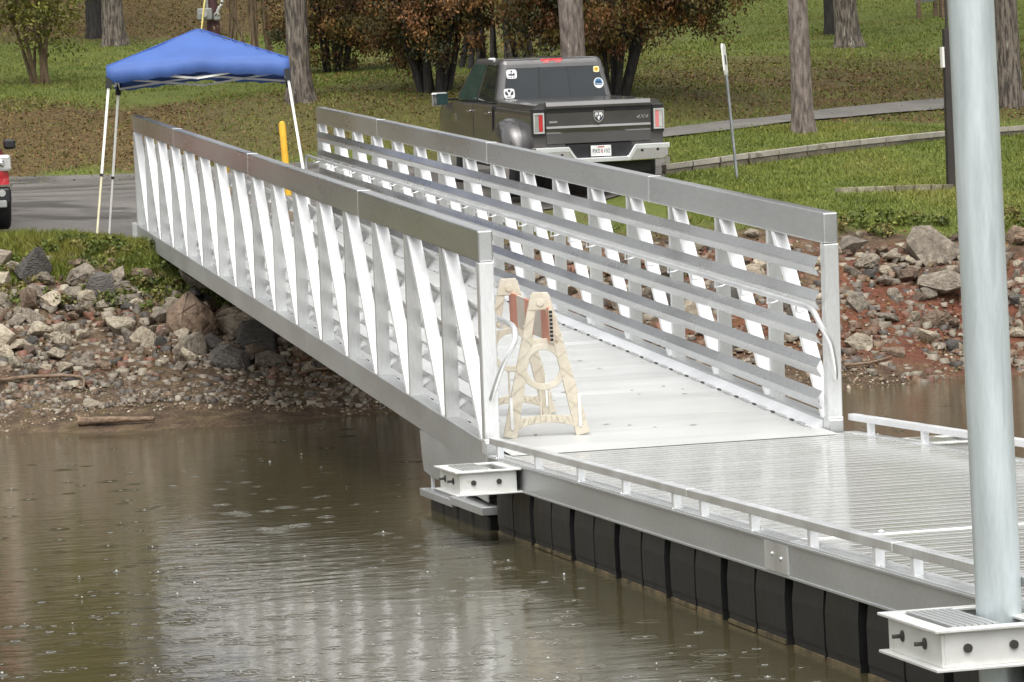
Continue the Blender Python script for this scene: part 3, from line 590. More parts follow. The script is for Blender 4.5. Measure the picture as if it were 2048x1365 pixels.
# ------------------------------------------------------------------ barricade
def deck_z(y): return 0.0747 * y + 0.0225
def barricade():
    fx, fy = 0.59, 0.61
    root = empty('barricade', (fx, fy, deck_z(fy)), (0, 0, 0), 'weathered cream plastic folding barricade with orange striped boards standing on the gangway deck', 'barricade')
    W, Hh, th = 0.64, 1.06, 0.045
    def frame(dx, dy, dz, rz, name='end_frame'):
        m = MB()
        def bar2(a, b, wa, wb, t0=-th / 2, t1=th / 2):     # tapered bar in the x-z plane
            a, b = np.array(a), np.array(b); d = (b - a) / np.linalg.norm(b - a); n = np.array([-d[1], d[0]])
            q = [a - n * wa / 2, b - n * wb / 2, b + n * wb / 2, a + n * wa / 2]
            m.prism(q, lambda u, v: (u, t0, v), lambda u, v: (u, t1, v))
        bar2((-W / 2 + 0.05, 0), (-0.042, Hh - 0.02), 0.105, 0.056); bar2((W / 2 - 0.05, 0), (0.042, Hh - 0.02), 0.105, 0.056)
        # head
        m.prism([(-0.095, Hh - 0.13), (0.095, Hh - 0.13), (0.058, Hh), (-0.058, Hh)], lambda u, v: (u, -th / 2 - 0.004, v), lambda u, v: (u, th / 2 + 0.004, v))
        # web under the head and above the ring
        m.prism([(-0.15, 0.655), (0.15, 0.655), (0.125, 0.72), (-0.125, 0.72)], lambda u, v: (u, -0.010, v), lambda u, v: (u, 0.014, v))
        # ring
        n = 32; cx, cz, ri, ro = 0.0, 0.51, 0.124, 0.172
        vs = []
        for k in range(n):
            t = 2 * math.pi * k / n
            for (r, yy) in ((ri, -0.019), (ro, -0.019), (ro, 0.019), (ri, 0.019)): vs.append((cx + r * math.cos(t), yy, cz + r * math.sin(t)))
        m.add(vs, [(k * 4 + j, k * 4 + (j + 1) % 4, ((k + 1) % n) * 4 + (j + 1) % 4, ((k + 1) % n) * 4 + j) for k in range(n) for j in range(4)])
        # arched foot bar
        q = []; N_ = 12
        for k in range(N_ + 1):
            t = -1 + 2 * k / N_; q.append((t * (W / 2 - 0.04), 0.015 + 0.085 * (1 - t * t) ** 0.8))
        for k in range(N_ + 1):
            t = 1 - 2 * k / N_; q.append((t * (W / 2 - 0.10), 0.140 + 0.018 * math.cos(t * 2.2) + 0.06 * abs(t) ** 8))
        for k in range(N_):
            quad = [q[k], q[k + 1], q[2 * N_ - k], q[2 * N_ + 1 - k]]
            m.prism(quad, lambda u, v: (u, -0.017, v), lambda u, v: (u, 0.017, v))
        m.box(-0.040, -0.026, -0.014, 0.014, 0.15, 0.345); m.box(0.026, 0.040, -0.014, 0.014, 0.15, 0.345)
        fr = m.obj(name, PLASTIC, root, (dx, dy, dz), (0, 0, rz), bevel=0.005, seg=2)
        # raised criss-cross ribs and white edge strips
        rb = MB()
        for s in (-1, 1):
            for k in range(7):
                z = 0.09 + k * 0.125; xc = s * ((W / 2 - 0.045) + (0.062 - W / 2 + 0.045) * z / (Hh - 0.1))
                rb.bar((xc - 0.045, -th / 2 - 0.003, z - 0.03), (xc + 0.045, -th / 2 - 0.003, z + 0.05), 0.006, 0.004, (0, 1, 0))
                if k % 2: rb.bar((xc - 0.045, -th / 2 - 0.004, z + 0.045), (xc + 0.045, -th / 2 - 0.004, z - 0.035), 0.006, 0.004, (0, 1, 0))
        for k in range(6):
            x = -0.2 + k * 0.08; rb.bar((x, -0.0195, 0.095), (x + 0.05, -0.0195, 0.140), 0.006, 0.005, (0, 1, 0))
        rb.obj('rib', PLASTIC, fr)
        for s in (-1, 1): MB().box(s * 0.252 - 0.011, s * 0.252 + 0.011, -th / 2 - 0.007, -th / 2 - 0.0045, 0.06, 0.30).obj('edge_strip', WHITE, fr)
        pv = MB().tube([(0, -th / 2 - 0.003, Hh - 0.075), (0, -th / 2 - 0.012, Hh - 0.075)], [0.03, 0.026], 14); pv.tube([(-0.05, -th / 2 - 0.004, Hh - 0.12), (-0.05, -th / 2 - 0.008, Hh - 0.12)], 0.008, 8); pv.tube([(0.05, -th / 2 - 0.004, Hh - 0.12), (0.05, -th / 2 - 0.008, Hh - 0.12)], 0.008, 8)
        pv.obj('pivot_boss', PLASTIC, fr, smooth=40)
        return fr
    frame(0, 0, 0, -0.12); frame(0.03, 1.22, 0.091, -0.12)
    # striped boards from frame to frame
    def board(x, dz, dxx):
        m = MB(); n = 5; y0, y1 = -0.10, 1.275
        for k in range(n):
            a, b = y0 + (y1 - y0) * k / n, y0 + (y1 - y0) * (k + 1) / n
            za, zb = 0.0747 * a, 0.0747 * b; sl = 0.0
            m.hexa([(x, a, za + dz), (x + 0.022, a, za + dz), (x + 0.022, b, zb + dz), (x, b, zb + dz), (x, a + sl, za + dz + 0.25), (x + 0.022, a + sl, za + dz + 0.25), (x + 0.022, b + sl, zb + dz + 0.25), (x, b + sl, zb + dz + 0.25)], k % 2)
        o = m.obj('striped_board', [ORANGE, SHEETW], root)
        e = MB(); e.box(x - 0.002, x + 0.024, y0 - 0.012, y0 - 0.001, dz - 0.0075, dz + 0.2425)
        for k in range(8): e.box(x - 0.001, x + 0.023, y0 - 0.014, y0 - 0.0125, dz - 0.001 + k * 0.029, dz + 0.021 + k * 0.029, 1)
        e.obj('board_end', [PLASTIC, BLACK], o)
    board(0.040, 0.70, 0)
    return root
barricade()

lm_ = MB()                                                     # bits of leaf and dirt washed onto the deck
for k in range(46):
    u_, v_ = random.uniform(0.3, 12), random.uniform(GT + 0.3, GW - 0.3); s_ = random.uniform(0.012, 0.04); a_ = random.random() * 6.28
    zz_ = 0.0747 * u_ + 0.0245; c_, n_ = math.cos(a_), math.sin(a_)
    lm_.add([(v_ - s_ * c_, u_ - s_ * n_, zz_), (v_ + s_ * 0.4 * n_, u_ - s_ * 0.4 * c_, zz_ + 0.004), (v_ + s_ * c_, u_ + s_ * n_, zz_ + 0.001), (v_ - s_ * 0.4 * n_, u_ + s_ * 0.4 * c_, zz_ + 0.003)], [(0, 1, 2, 3)])
tag(lm_.obj('leaf_debris', WOODM), 'small brown leaf bits washed onto the gangway deck', kind='stuff')

# ------------------------------------------------------------------ landing abutment
ab = MB().box(-0.95, 3.6, 23.42, 24.3, 0.5, 1.615)
tag(ab.obj('abutment', CONC_D, bevel=0.02, seg=2), 'low stained concrete abutment under the upper end of the gangway', 'abutment')

# ------------------------------------------------------------------ canopy tent
tc = plan(1024 + (-4.19) / 47.22 * FPX, 47.22); TZ = gz(*tc)
tent = empty('canopy_tent', (tc[0], tc[1], TZ), (0, 0, -math.radians(8.6)), 'blue pop-up canopy on white slanted legs beside the top of the gangway', 'canopy')
def canopy():
    m = MB(); n = 16; hw = 1.225; ze, zp = 2.41, 2.93
    vs = []; 
    for j in range(n + 1):
        for i in range(n + 1):
            u, v = -1 + 2 * i / n, -1 + 2 * j / n; r = max(abs(u), abs(v)); q = abs(abs(u) - abs(v))
            z = ze + (zp - ze) * (1 - r) ** 1.03
            z += 0.075 * (1 - min(abs(u), abs(v))) ** 2 * r ** 6
            z -= 0.05 * q * (1 - r) * 1.5; z += 0.016 * (1 - r) * math.sin(7 * u + 3 * v) * math.sin(5 * v - 2 * u)
            vs.append((u * hw, v * hw, z))
    fs = [(j * (n + 1) + i, j * (n + 1) + i + 1, (j + 1) * (n + 1) + i + 1, (j + 1) * (n + 1) + i) for j in range(n) for i in range(n)]
    m.add(vs, fs)
    o = m.obj('canopy_top', BLUE, tent, smooth=38); m = MB()
    for sx, sy in ((0, -1), (0, 1), (1, 0), (-1, 0)):
        k = 24; A = []
        for i in range(k + 1):
            t = -1 + 2 * i / k; bz = 0.075 * (1 - abs(t)) ** 2
            zt = ze + bz; zb = 2.175 + 0.10 * (1 - abs(t)) ** 1.3 + 0.012 * math.sin(i * 2.1); out = 1.0 + 0.012 * math.sin(i * 1.7)
            for zz, oo in ((zt, 1.001), ((zt + zb) / 2, out * 0.5 + 0.5), (zb, out)):
                A.append((t * hw, sy * hw * oo, zz) if sy else (sx * hw * oo, t * hw, zz))
        m.add(A, [(i * 3 + j, i * 3 + j + 1, (i + 1) * 3 + j + 1, (i + 1) * 3 + j) for i in range(k) for j in range(2)])
    vl = m.obj('valance', BLUE, tent, smooth=60); s2 = vl.modifiers.new('thick', 'SOLIDIFY'); s2.thickness = 0.004
    s_ = o.modifiers.new('thick', 'SOLIDIFY'); s_.thickness = 0.004
    for sx in (-1, 1):
        for sy in (-1, 1):
            P_ = [(sx * t * hw, sy * t * hw, ze + (zp - ze) * (1 - t) ** 1.03 + 0.003) for t in np.linspace(0.02, 0.995, 14)]
            MB().tube(P_, 0.009, 6).obj('hip_seam', BLUE_D, o)
    return o
canopy()
ct_, st_ = math.cos(-math.radians(8.6)), math.sin(-math.radians(8.6))
for sx in (-1, 1):
    for sy in (-1, 1):
        lx, ly = sx * 1.46, sy * 1.46
        gx, gy = tc[0] + lx * ct_ - ly * st_, tc[1] + lx * st_ + ly * ct_; zf = gz(gx, gy) - TZ + 0.02
        a, b = np.array([sx * 1.20, sy * 1.20, 2.19]), np.array([lx, ly, zf]); mid = a + (b - a) * 0.60
        lg = MB().bar(a, mid, 0.034, 0.034, (0, 1, 0)).obj('leg', WHITEP, tent)
        MB().bar(mid + (b - a) * 0.006, b, 0.027, 0.027, (0, 1, 0)).obj('lower_leg', CREAMP if (sx, sy) == (-1, -1) else WHITEP, lg)
        MB().bar(mid - (b - a) * 0.008, mid + (b - a) * 0.01, 0.042, 0.042, (0, 1, 0)).obj('leg_lock', BLACK, lg)
        MB().bar(a - (b - a) * 0.03, a + (b - a) * 0.035, 0.075, 0.075, (0, 1, 0)).obj('corner_bracket', BLACK, lg)
        MB().box(lx - 0.05, lx + 0.05, ly - 0.05, ly + 0.05, zf - 0.015, zf + 0.004).obj('foot_plate', WHITEP, lg)
for s in (-1, 1):                                              # scissor braces under the valance
    for (p, q) in (((-1.18, s * 1.18, 2.34), (-0.02, s * 1.16, 2.20)), ((-0.02, s * 1.19, 2.195), (1.18, s * 1.17, 2.34)), ((-1.18, s * 1.16, 2.20), (0, s * 1.19, 2.33)), ((0, s * 1.15, 2.33), (1.18, s * 1.18, 2.20))):
        MB().bar(p, q, 0.014, 0.028).obj('truss_bar', WHITEP, tent)
        MB().bar((p[1], p[0], p[2]), (q[1], q[0], q[2]), 0.014, 0.028).obj('truss_bar', WHITEP, tent)

# ------------------------------------------------------------------ pickup truck
tp = plan(1206, 50.0)
TRZ = gz(*tp) + 0.02
truck = empty('pickup_truck', (tp[0], tp[1], TRZ), (math.radians(4.0), 0, math.radians(2.8)), 'charcoal four-door pickup truck with wide rear fenders parked facing uphill away from the water', 'pickup truck')
def mir(P): return [(-x, y, z) for x, y, z in P[::-1]]
def body_section(y, hw, z0, z1, crown=0.02, tuck=0.05):       # closed outline across the truck at y
    h = [(hw - tuck, y, z0), (hw - 0.008, y, z0 + 0.10), (hw, y, z0 + (z1 - z0) * 0.45), (hw - 0.012, y, z1 - 0.16), (hw - 0.045, y, z1 - 0.035), (hw - 0.10, y, z1)]
    return h + [(0.0, y, z1 + crown)] + mir(h)
m = MB(); m.loft([body_section(y, 0.99, 0.58, 1.42, 0.0) for y in (0.10, 0.14, 1.2, 2.28)]); m.obj('bed', TRUCKP, truck, smooth=35)
m = MB(); m.loft([body_section(y, hw, 0.50, z1, 0.0) for y, hw, z1 in ((2.31, 0.985, 1.36), (3.5, 0.995, 1.36), (4.9, 0.99, 1.35))]); m.obj('cab_body', TRUCKP, truck, smooth=35)
m = MB(); m.loft([body_section(y, hw, z0, z1, c, 0.06) for y, hw, z0, z1, c in ((4.91, 0.985, 0.52, 1.33, 0.04), (5.5, 0.98, 0.52, 1.30, 0.06), (6.0, 0.95, 0.55, 1.24, 0.05), (6.25, 0.86, 0.6, 1.12, 0.03))]); m.obj('front_body', TRUCKP, truck, smooth=35)
# roof and pillars
gh = [(-0.925, 2.34, 1.34), (0.925, 2.34, 1.34), (0.925, 5.10, 1.34), (-0.925, 5.10, 1.34), (-0.79, 2.50, 2.02), (0.79, 2.50, 2.02), (0.76, 4.25, 2.01), (-0.76, 4.25, 2.01)]
MB().hexa(gh).obj('roof', TRUCKP, truck, bevel=0.085, seg=4)
g = [np.array(p) for p in gh]
def face_quad(a, b, c, d, u0, u1, v0, v1, off, sl=0):           # sub-rectangle of face a-b (bottom) c-d (top), pushed out
    n = np.cross(b - a, d - a); n /= np.linalg.norm(n)
    f = lambda u, v: (a * (1 - u) + b * u) * (1 - v) + (d * (1 - u) + c * u) * v + n * off
    return [f(u0, v0), f(u1, v0), f(u1 - sl, v1), f(u0 + 0, v1)], n
def panel(name, corners, n, th, m_, parent, bevel=0.004):
    q = [c + n * th for c in corners]
    return MB().hexa([*corners, *q]).obj(name, m_, parent, bevel=bevel)
q, n = face_quad(g[0], g[1], g[5], g[4], 0.055, 0.945, 0.10, 0.80, -0.004); rw = panel('rear_window', q, n, 0.010, GLASS, truck)
q, n = face_quad(g[0], g[1], g[5], g[4], 0.37, 0.63, 0.11, 0.72, 0.0065); panel('sliding_pane', q, n, 0.004, GLASS, rw)
for u in (0.365, 0.635):
    q, n = face_quad(g[0], g[1], g[5], g[4], u - 0.006, u + 0.006, 0.10, 0.80, 0.0062); panel('window_divider', q, n, 0.006, TRUCKD, rw, 0)
def sticker(u, v, wd, ht, base, marks, shape='round'):
    a, b, c, d = g[0], g[1], g[5], g[4]; n = np.cross(b - a, d - a); n /= np.linalg.norm(n)
    o = (a * (1 - u) + b * u) * (1 - v) + (d * (1 - u) + c * u) * v + n * 0.0075
    ex = (b - a) / np.linalg.norm(b - a); ey = np.cross(n, ex)
    def put(poly, off): return lambda p, qf: None
    if shape == 'round': poly = [(math.cos(t) * wd / 2, math.sin(t) * ht / 2) for t in np.linspace(0, 2 * math.pi, 24, endpoint=False)]
    else: poly = [(math.copysign(abs(math.cos(t)) ** 0.45, math.cos(t)) * wd / 2, math.copysign(abs(math.sin(t)) ** 0.45, math.sin(t)) * ht / 2) for t in np.linspace(0, 2 * math.pi, 28, endpoint=False)]
    m_ = MB().prism(poly, lambda x, y: o + ex * x + ey * y, lambda x, y: o + ex * x + ey * y + n * 0.002); mats = [base]
    for k, (mk, pl_) in enumerate(marks):
        if mk not in mats: mats.append(mk)
        m_.prism([(x * wd, y * ht) for x, y in pl_], lambda x, y: o + ex * x + ey * y + n * 0.0022, lambda x, y: o + ex * x + ey * y + n * 0.003, mats.index(mk))
    m_.obj('window_sticker', mats, rw)
sticker(0.105, 0.67, 0.165, 0.145, WHITE, [(INK, [(-0.08, 0.32), (0.0, 0.42), (0.08, 0.32), (0.06, 0.16), (-0.06, 0.16)]), (INK, [(-0.34, -0.10), (-0.24, 0.12), (-0.16, -0.02), (-0.04, 0.14), (0.06, -0.02), (0.2, 0.14), (0.36, -0.12), (0.2, -0.18), (-0.2, -0.18)]), (INK, [(-0.32, -0.3), (-0.2, -0.3), (-0.2, -0.38), (-0.32, -0.38)]), (INK, [(-0.1, -0.28), (0.0, -0.28), (0.0, -0.4), (-0.1, -0.4)]), (INK, [(0.12, -0.28), (0.28, -0.28), (0.28, -0.38), (0.12, -0.38)])], 'sq')
sticker(0.095, 0.24, 0.17, 0.155, WHITE, [(INK, [(-0.10, 0.40), (0.10, 0.40), (0.14, 0.22), (0.0, 0.10), (-0.14, 0.22)]), (INK, [(-0.42, 0.18), (-0.26, 0.24), (-0.12, 0.0), (-0.10, -0.22), (-0.34, -0.14)]), (INK, [(0.42, 0.18), (0.26, 0.24), (0.12, 0.0), (0.10, -0.22), (0.34, -0.14)]), (INK, [(-0.28, -0.30), (0.2, -0.30), (0.16, -0.40), (-0.24, -0.40)])], 'sq')
CREAMB = mat('pale_yellow_print', (0.80, 0.70, 0.38), 0.5)
sticker(0.915, 0.71, 0.095, 0.095, CREAMB, [(YELLOW, [(math.cos(t) * 0.34, math.sin(t) * 0.34) for t in np.linspace(0, 6.28, 10, endpoint=False)]), (INK, [(math.cos(t) * 0.14, math.sin(t) * 0.14) for t in np.linspace(0, 6.28, 8, endpoint=False)])], 'sq')
sticker(0.905, 0.40, 0.155, 0.165, WHITE, [(BLUEINK, [(-0.42, -0.08), (-0.30, 0.30), (-0.12, 0.42), (0.12, 0.42), (0.30, 0.30), (0.42, -0.08)]), (INK, [(-0.30, 0.02), (-0.1, 0.24), (0.02, 0.12), (0.14, 0.26), (0.32, 0.0)]), (INK, [(-0.36, -0.12), (0.36, -0.12), (0.34, -0.2), (-0.34, -0.2)])])
# third brake light
MB().prism([(-0.19, 0.0), (0.19, 0.0), (0.17, 0.085), (-0.17, 0.085)], lambda x, z: (x, 2.485 + z * 0.26, 1.925 + z), lambda x, z: (x, 2.54 + z * 0.26, 1.925 + z)).obj('brake_light', REDL, truck, bevel=0.008)
for x in (-0.10, 0.09): MB().box(x - 0.045, x + 0.045, 2.48, 2.50, 1.945, 1.99).obj('cargo_lamp', PINKL, truck)
MB().box(-0.78, -0.70, 3.2, 3.35, 2.0, 2.035).obj('roof_marker', WHITE, truck, bevel=0.01)
# side windows and doors, both sides
for sx in (-1, 1):
    A, B, C_, D_ = (g[3], g[0], g[4], g[7]) if sx < 0 else (g[1], g[2], g[6], g[5])
    for (u0, u1) in ((0.10, 0.52), (0.56, 0.93)) if sx < 0 else ((0.07, 0.44), (0.48, 0.90)):
        q, n = face_quad(A, B, C_, D_, u0, u1, 0.06, 0.88, -0.003)
        front = (u0 < 0.2) if sx < 0 else (u0 > 0.4)
        panel('side_window', q, n, 0.010, GLASSG if front else GLASS, truck)
    for y0, y1 in ((2.40, 3.52), (3.56, 4.80)):
        dr = MB().prism([(y0, 0.62), (y1, 0.62), (y1, 1.335), (y0, 1.335)], lambda y, z: (sx * 0.992, y, z), lambda y, z: (sx * 1.003, y, z)).obj('door', TRUCKP, truck, bevel=0.006)
        MB().box(min(sx * 1.003, sx * 1.04), max(sx * 1.003, sx * 1.04), y0 + 0.06, y0 + 0.30, 1.20, 1.235).obj('door_handle', CHROME, dr, bevel=0.008)
    bd = MB()
    for k, (yy, hh) in enumerate(((4.86, 0.10), (4.80, 0.13), (4.72, 0.14), (4.66, 0.14))): bd.box(min(sx * 0.990, sx * 1.012), max(sx * 0.990, sx * 1.012), yy - 0.02, yy + 0.02, 1.02, 1.02 + hh)
    bd.obj('side_badge', CHROME, truck)
    mi_ = MB().hexa([(sx * 1.12, 4.62, 1.28), (sx * 1.40, 4.62, 1.28), (sx * 1.36, 4.80, 1.29), (sx * 1.14, 4.80, 1.29), (sx * 1.12, 4.62, 1.50), (sx * 1.40, 4.62, 1.50), (sx * 1.36, 4.80, 1.48), (sx * 1.14, 4.80, 1.48)]).obj('mirror', CHROME, truck, bevel=0.03, seg=3)
    MB().box(min(sx * 1.13, sx * 1.31), max(sx * 1.13, sx * 1.31), 4.612, 4.618, 1.30, 1.48).obj('mirror_glass', GLASSG, mi_, bevel=0.003)
    MB().bar((sx * 0.93, 4.75, 1.37), (sx * 1.15, 4.72, 1.38), 0.05, 0.035).obj('mirror_arm', TRUCKD, mi_)
    # wide rear fender
    secs = []
    for t in np.linspace(-1, 1, 15):
        y = 1.25 + t * 0.60; hgt = 0.62 + 0.56 * max(0.0, 1 - t * t) ** 0.5; out = 0.245 * max(0.02, 1 - t ** 4) ** 0.6
        secs.append([(sx * 0.95, y, 0.60), (sx * (0.985 + out), y, 0.60), (sx * (0.99 + out), y, 0.60 + (hgt - 0.60) * 0.72), (sx * (0.985 + out * 0.80), y, 0.60 + (hgt - 0.60) * 0.93), (sx * (0.98 + out * 0.35), y, hgt), (sx * 0.95, y, hgt)])
    MB().loft(secs).obj('rear_fender', TRUCKP, truck, smooth=50)
    # tail lights
    x0, x1 = sorted((sx * 0.815, sx * 0.998))
    tl = MB().box(x0, x1, 0.055, 0.20, 0.93, 1.345).obj('tail_light', TRUCKD, truck, bevel=0.012)
    fr_ = MB(); a0, a1 = sorted((sx * 0.835, sx * 0.995))
    for bx in ((a0, a1, 1.255, 1.28), (a0, a1, 0.98, 1.005), (a0, a0 + 0.022, 1.005, 1.255), (a1 - 0.022, a1, 1.005, 1.255)): fr_.box(bx[0], bx[1], 0.035, 0.06, bx[2], bx[3])
    fr_.obj('lamp_frame', CLEARL, tl)
    b0, b1 = sorted((sx * 0.860, sx * 0.915)); MB().box(b0, b1, 0.042, 0.058, 1.008, 1.252).obj('red_lens', REDL if sx < 0 else PINKL, tl)
    b0, b1 = sorted((sx * 0.917, sx * 0.970)); MB().box(b0, b1, 0.044, 0.058, 1.008, 1.252).obj('clear_lens', GREYB if sx < 0 else CLEARL, tl)
    # wheels
    for (wy, wx, wd) in ((1.25, 0.86, 0.50), (5.05, 0.82, 0.28)):
        ty = MB(); P_ = [(sx * (wx - wd / 2), wy, 0.40), (sx * (wx - wd / 2 + 0.03), wy, 0.40), (sx * (wx + wd / 2 - 0.03), wy, 0.40), (sx * (wx + wd / 2), wy, 0.40)]
        ty.tube(P_, [0.36, 0.40, 0.40, 0.36], 24); wh = ty.obj('wheel', BLACK, truck, smooth=40)
        MB().tube([(sx * (wx + wd / 2 - 0.01), wy, 0.40), (sx * (wx + wd / 2 + 0.012), wy, 0.40)], 0.22, 20).obj('rim', CHROME, wh, smooth=40)
# tailgate with its creases
tgp = [(0.10, 0.80), (0.075, 0.82), (0.088, 0.97), (0.070, 1.00), (0.064, 1.045), (0.085, 1.075), (0.080, 1.16), (0.070, 1.265), (0.105, 1.275), (0.105, 1.325), (0.050, 1.335), (0.046, 1.37), (0.075, 1.425), (0.16, 1.432), (0.16, 0.80)]
tg = MB().prism(tgp, lambda y, z: (-0.795, y, z), lambda y, z: (0.795, y, z)).obj('tailgate', TRUCKP, truck, smooth=30)
MB().box(-0.80, 0.80, 0.085, 0.10, 1.280, 1.320).obj('handle_recess', TRUCKD, tg)
def front_poly(name, poly, y0, y1, m_, parent, bevel=0.0): return MB().prism(poly, lambda x, z: (x, y0, z), lambda x, z: (x, y1, z)).obj(name, m_, parent, bevel=bevel)
sh = [(-0.076, 0.085), (0.076, 0.085), (0.076, -0.02), (0.045, -0.065), (0.0, -0.09), (-0.045, -0.065), (-0.076, -0.02)]
em = front_poly('shield_emblem', [(x, z + 1.195) for x, z in sh], 0.062, 0.085, CHROME, tg)
front_poly('emblem_field', [(x * 0.82, z * 0.82 + 1.195) for x, z in sh], 0.059, 0.0625, INK, em)
for s in (-1, 1):
    front_poly('emblem_horn', [(s * a, b + 1.195) for a, b in ((0.004, 0.052), (0.022, 0.066), (0.05, 0.055), (0.058, 0.022), (0.042, -0.012), (0.034, -0.006), (0.040, 0.018), (0.026, 0.026), (0.010, 0.010))], 0.056, 0.0592, WHITE, em)
front_poly('emblem_head', [(a, b + 1.195) for a, b in ((-0.016, 0.008), (0.016, 0.008), (0.020, -0.022), (0.0, -0.062), (-0.020, -0.022))], 0.056, 0.0592, WHITE, em)
def text(body, size, m_, parent, loc, rot, extr=0.002, shear=0.0, name='lettering', width=1.0):
    cu = bpy.data.curves.new(name, 'FONT'); cu.body = body; cu.size = size; cu.extrude = extr; cu.align_x = 'CENTER'; cu.align_y = 'CENTER'; cu.shear = shear
    o = bpy.data.objects.new(name, cu); me_ = bpy.data.meshes.new_from_object(o); bpy.data.objects.remove(o); me_.materials.clear(); me_.materials.append(m_)
    o = link(name, me_, parent, loc, rot, (width, 1, 1)); return o
text('4X4', 0.085, CHROME, tg, (0.66, 0.072, 1.165), (math.pi / 2, 0, 0), 0.004, 0.35, 'lettering', 1.25)
MB().box(-0.75, -0.63, 0.068, 0.085, 1.125, 1.150).obj('small_badge', CHROME, tg)
# bumper
bp = [(-1.01, 0.60), (-1.01, 0.775), (-0.50, 0.775), (-0.385, 0.605), (0.385, 0.605), (0.50, 0.775), (1.01, 0.775), (1.01, 0.60), (0.93, 0.545), (0.40, 0.535), (-0.40, 0.535), (-0.93, 0.545)]
bu = front_poly('rear_bumper', bp, -0.10, 0.12, CHROME, truck, 0.012)
lp = MB()
top = [(-1.015, 0.765), (-0.515, 0.765), (-0.40, 0.595), (0.40, 0.595), (0.515, 0.765), (1.015, 0.765)]
low = [(x, z - 0.055 if abs(x) > 0.45 else z - 0.050) for x, z in top]
lp.loft([[(x, -0.135, z) for x, z in [t_]] + [(x, -0.10, z + 0.012) for x, z in [t_]] + [(xl_, -0.10, zl_ - 0.004)] + [(xl_, -0.132, zl_)] for t_, (xl_, zl_) in zip(top, low)]); lp.obj('bumper_lip', ALU_LIGHT, bu)
for x, z in ((-0.62, 0.66), (0.60, 0.68), (0.84, 0.685), (-0.86, 0.68)): MB().tube([(x, -0.11, z), (x, -0.098, z)], 0.02, 10).obj('sensor', TRUCKD, bu)
MB().box(-0.49, 0.49, 0.02, 0.12, 0.606, 0.80).obj('plate_recess', TRUCKD, bu)
pt = MB().box(-0.155, 0.155, -0.012, -0.006, 0.618, 0.775).obj('licence_plate', WHITE, truck, bevel=0.004)
for (tx, s_, mm, lx) in (('PX', 0.085, INK, -0.092), ('0', 0.085, INK, -0.032), ('8', 0.085, REDINK, 0.012), ('102', 0.085, INK, 0.085)):
    text(tx, s_, mm, pt, (lx, -0.0135, 0.69), (math.pi / 2, 0, 0), 0.001, 0, 'lettering', 0.78)
MB().box(-0.05, 0.05, -0.0135, -0.0121, 0.745, 0.762).obj('plate_heading', REDINK, pt)
MB().box(-0.80, 0.80, 0.13, 5.9, 0.36, 0.575).obj('underbody', TRUCKD, truck)

# ------------------------------------------------------------------ red car, mostly beyond the picture's edge
cp_ = plan(-108, 47.0)
car = empty('red_car', (cp_[0], cp_[1], gz(*cp_) + 0.02), (0, 0, 0.03), 'red car with a clear headlight, cut by the left edge of the picture', 'car')
# local frame: the car faces -y
def csec(y, hw, z0, z1, r=0.10): 
    h = [(hw - 0.05, y, z0), (hw, y, z0 + 0.12), (hw, y, z0 + (z1 - z0) * 0.55), (hw - 0.02, y, z1 - 0.14), (hw - r, y, z1)]
    return h + [(0, y, z1 + 0.03)] + mir(h)
MB().loft([csec(0.0, 0.80, 0.45, 1.02, 0.2), csec(0.08, 0.92, 0.36, 1.08, 0.14), csec(0.5, 0.96, 0.34, 1.14), csec(1.3, 0.97, 0.34, 1.18), csec(3.4, 0.97, 0.34, 1.18), csec(4.5, 0.93, 0.36, 1.14), csec(4.7, 0.84, 0.45, 1.05)]).obj('body', REDP, car, smooth=40)
cg = [(-0.85, 1.15, 1.16), (0.85, 1.15, 1.16), (0.85, 4.3, 1.16), (-0.85, 4.3, 1.16), (-0.66, 1.95, 1.72), (0.66, 1.95, 1.72), (0.66, 3.9, 1.72), (-0.66, 3.9, 1.72)]
MB().hexa(cg).obj('cabin', REDP, car, bevel=0.05, seg=2); cgn = [np.array(p) for p in cg]
q, n = face_quad(cgn[0], cgn[1], cgn[5], cgn[4], 0.05, 0.95, 0.06, 0.92, -0.002); panel('windscreen', q, n, 0.01, GLASS, car)
for (a, b, c, d) in ((3, 0, 4, 7), (1, 2, 6, 5)):
    q, n = face_quad(cgn[a], cgn[b], cgn[c], cgn[d], 0.08, 0.92, 0.08, 0.90, -0.002); panel('side_window', q, n, 0.01, GLASS, car)
MB().box(-0.55, 0.55, -0.03, 0.05, 0.66, 0.95).obj('grille', TRUCKD, car, bevel=0.02)
MB().box(-0.93, 0.93, -0.06, 0.20, 0.34, 0.58).obj('bumper', TRUCKD, car, bevel=0.04, seg=2); MB().box(-0.86, 0.86, -0.075, -0.05, 0.30, 0.40).obj('skid_plate', GREYB, car, bevel=0.02)
MB().box(-0.945, 0.945, -0.065, 0.1, 0.585, 0.615).obj('chrome_strip', CHROME, car)
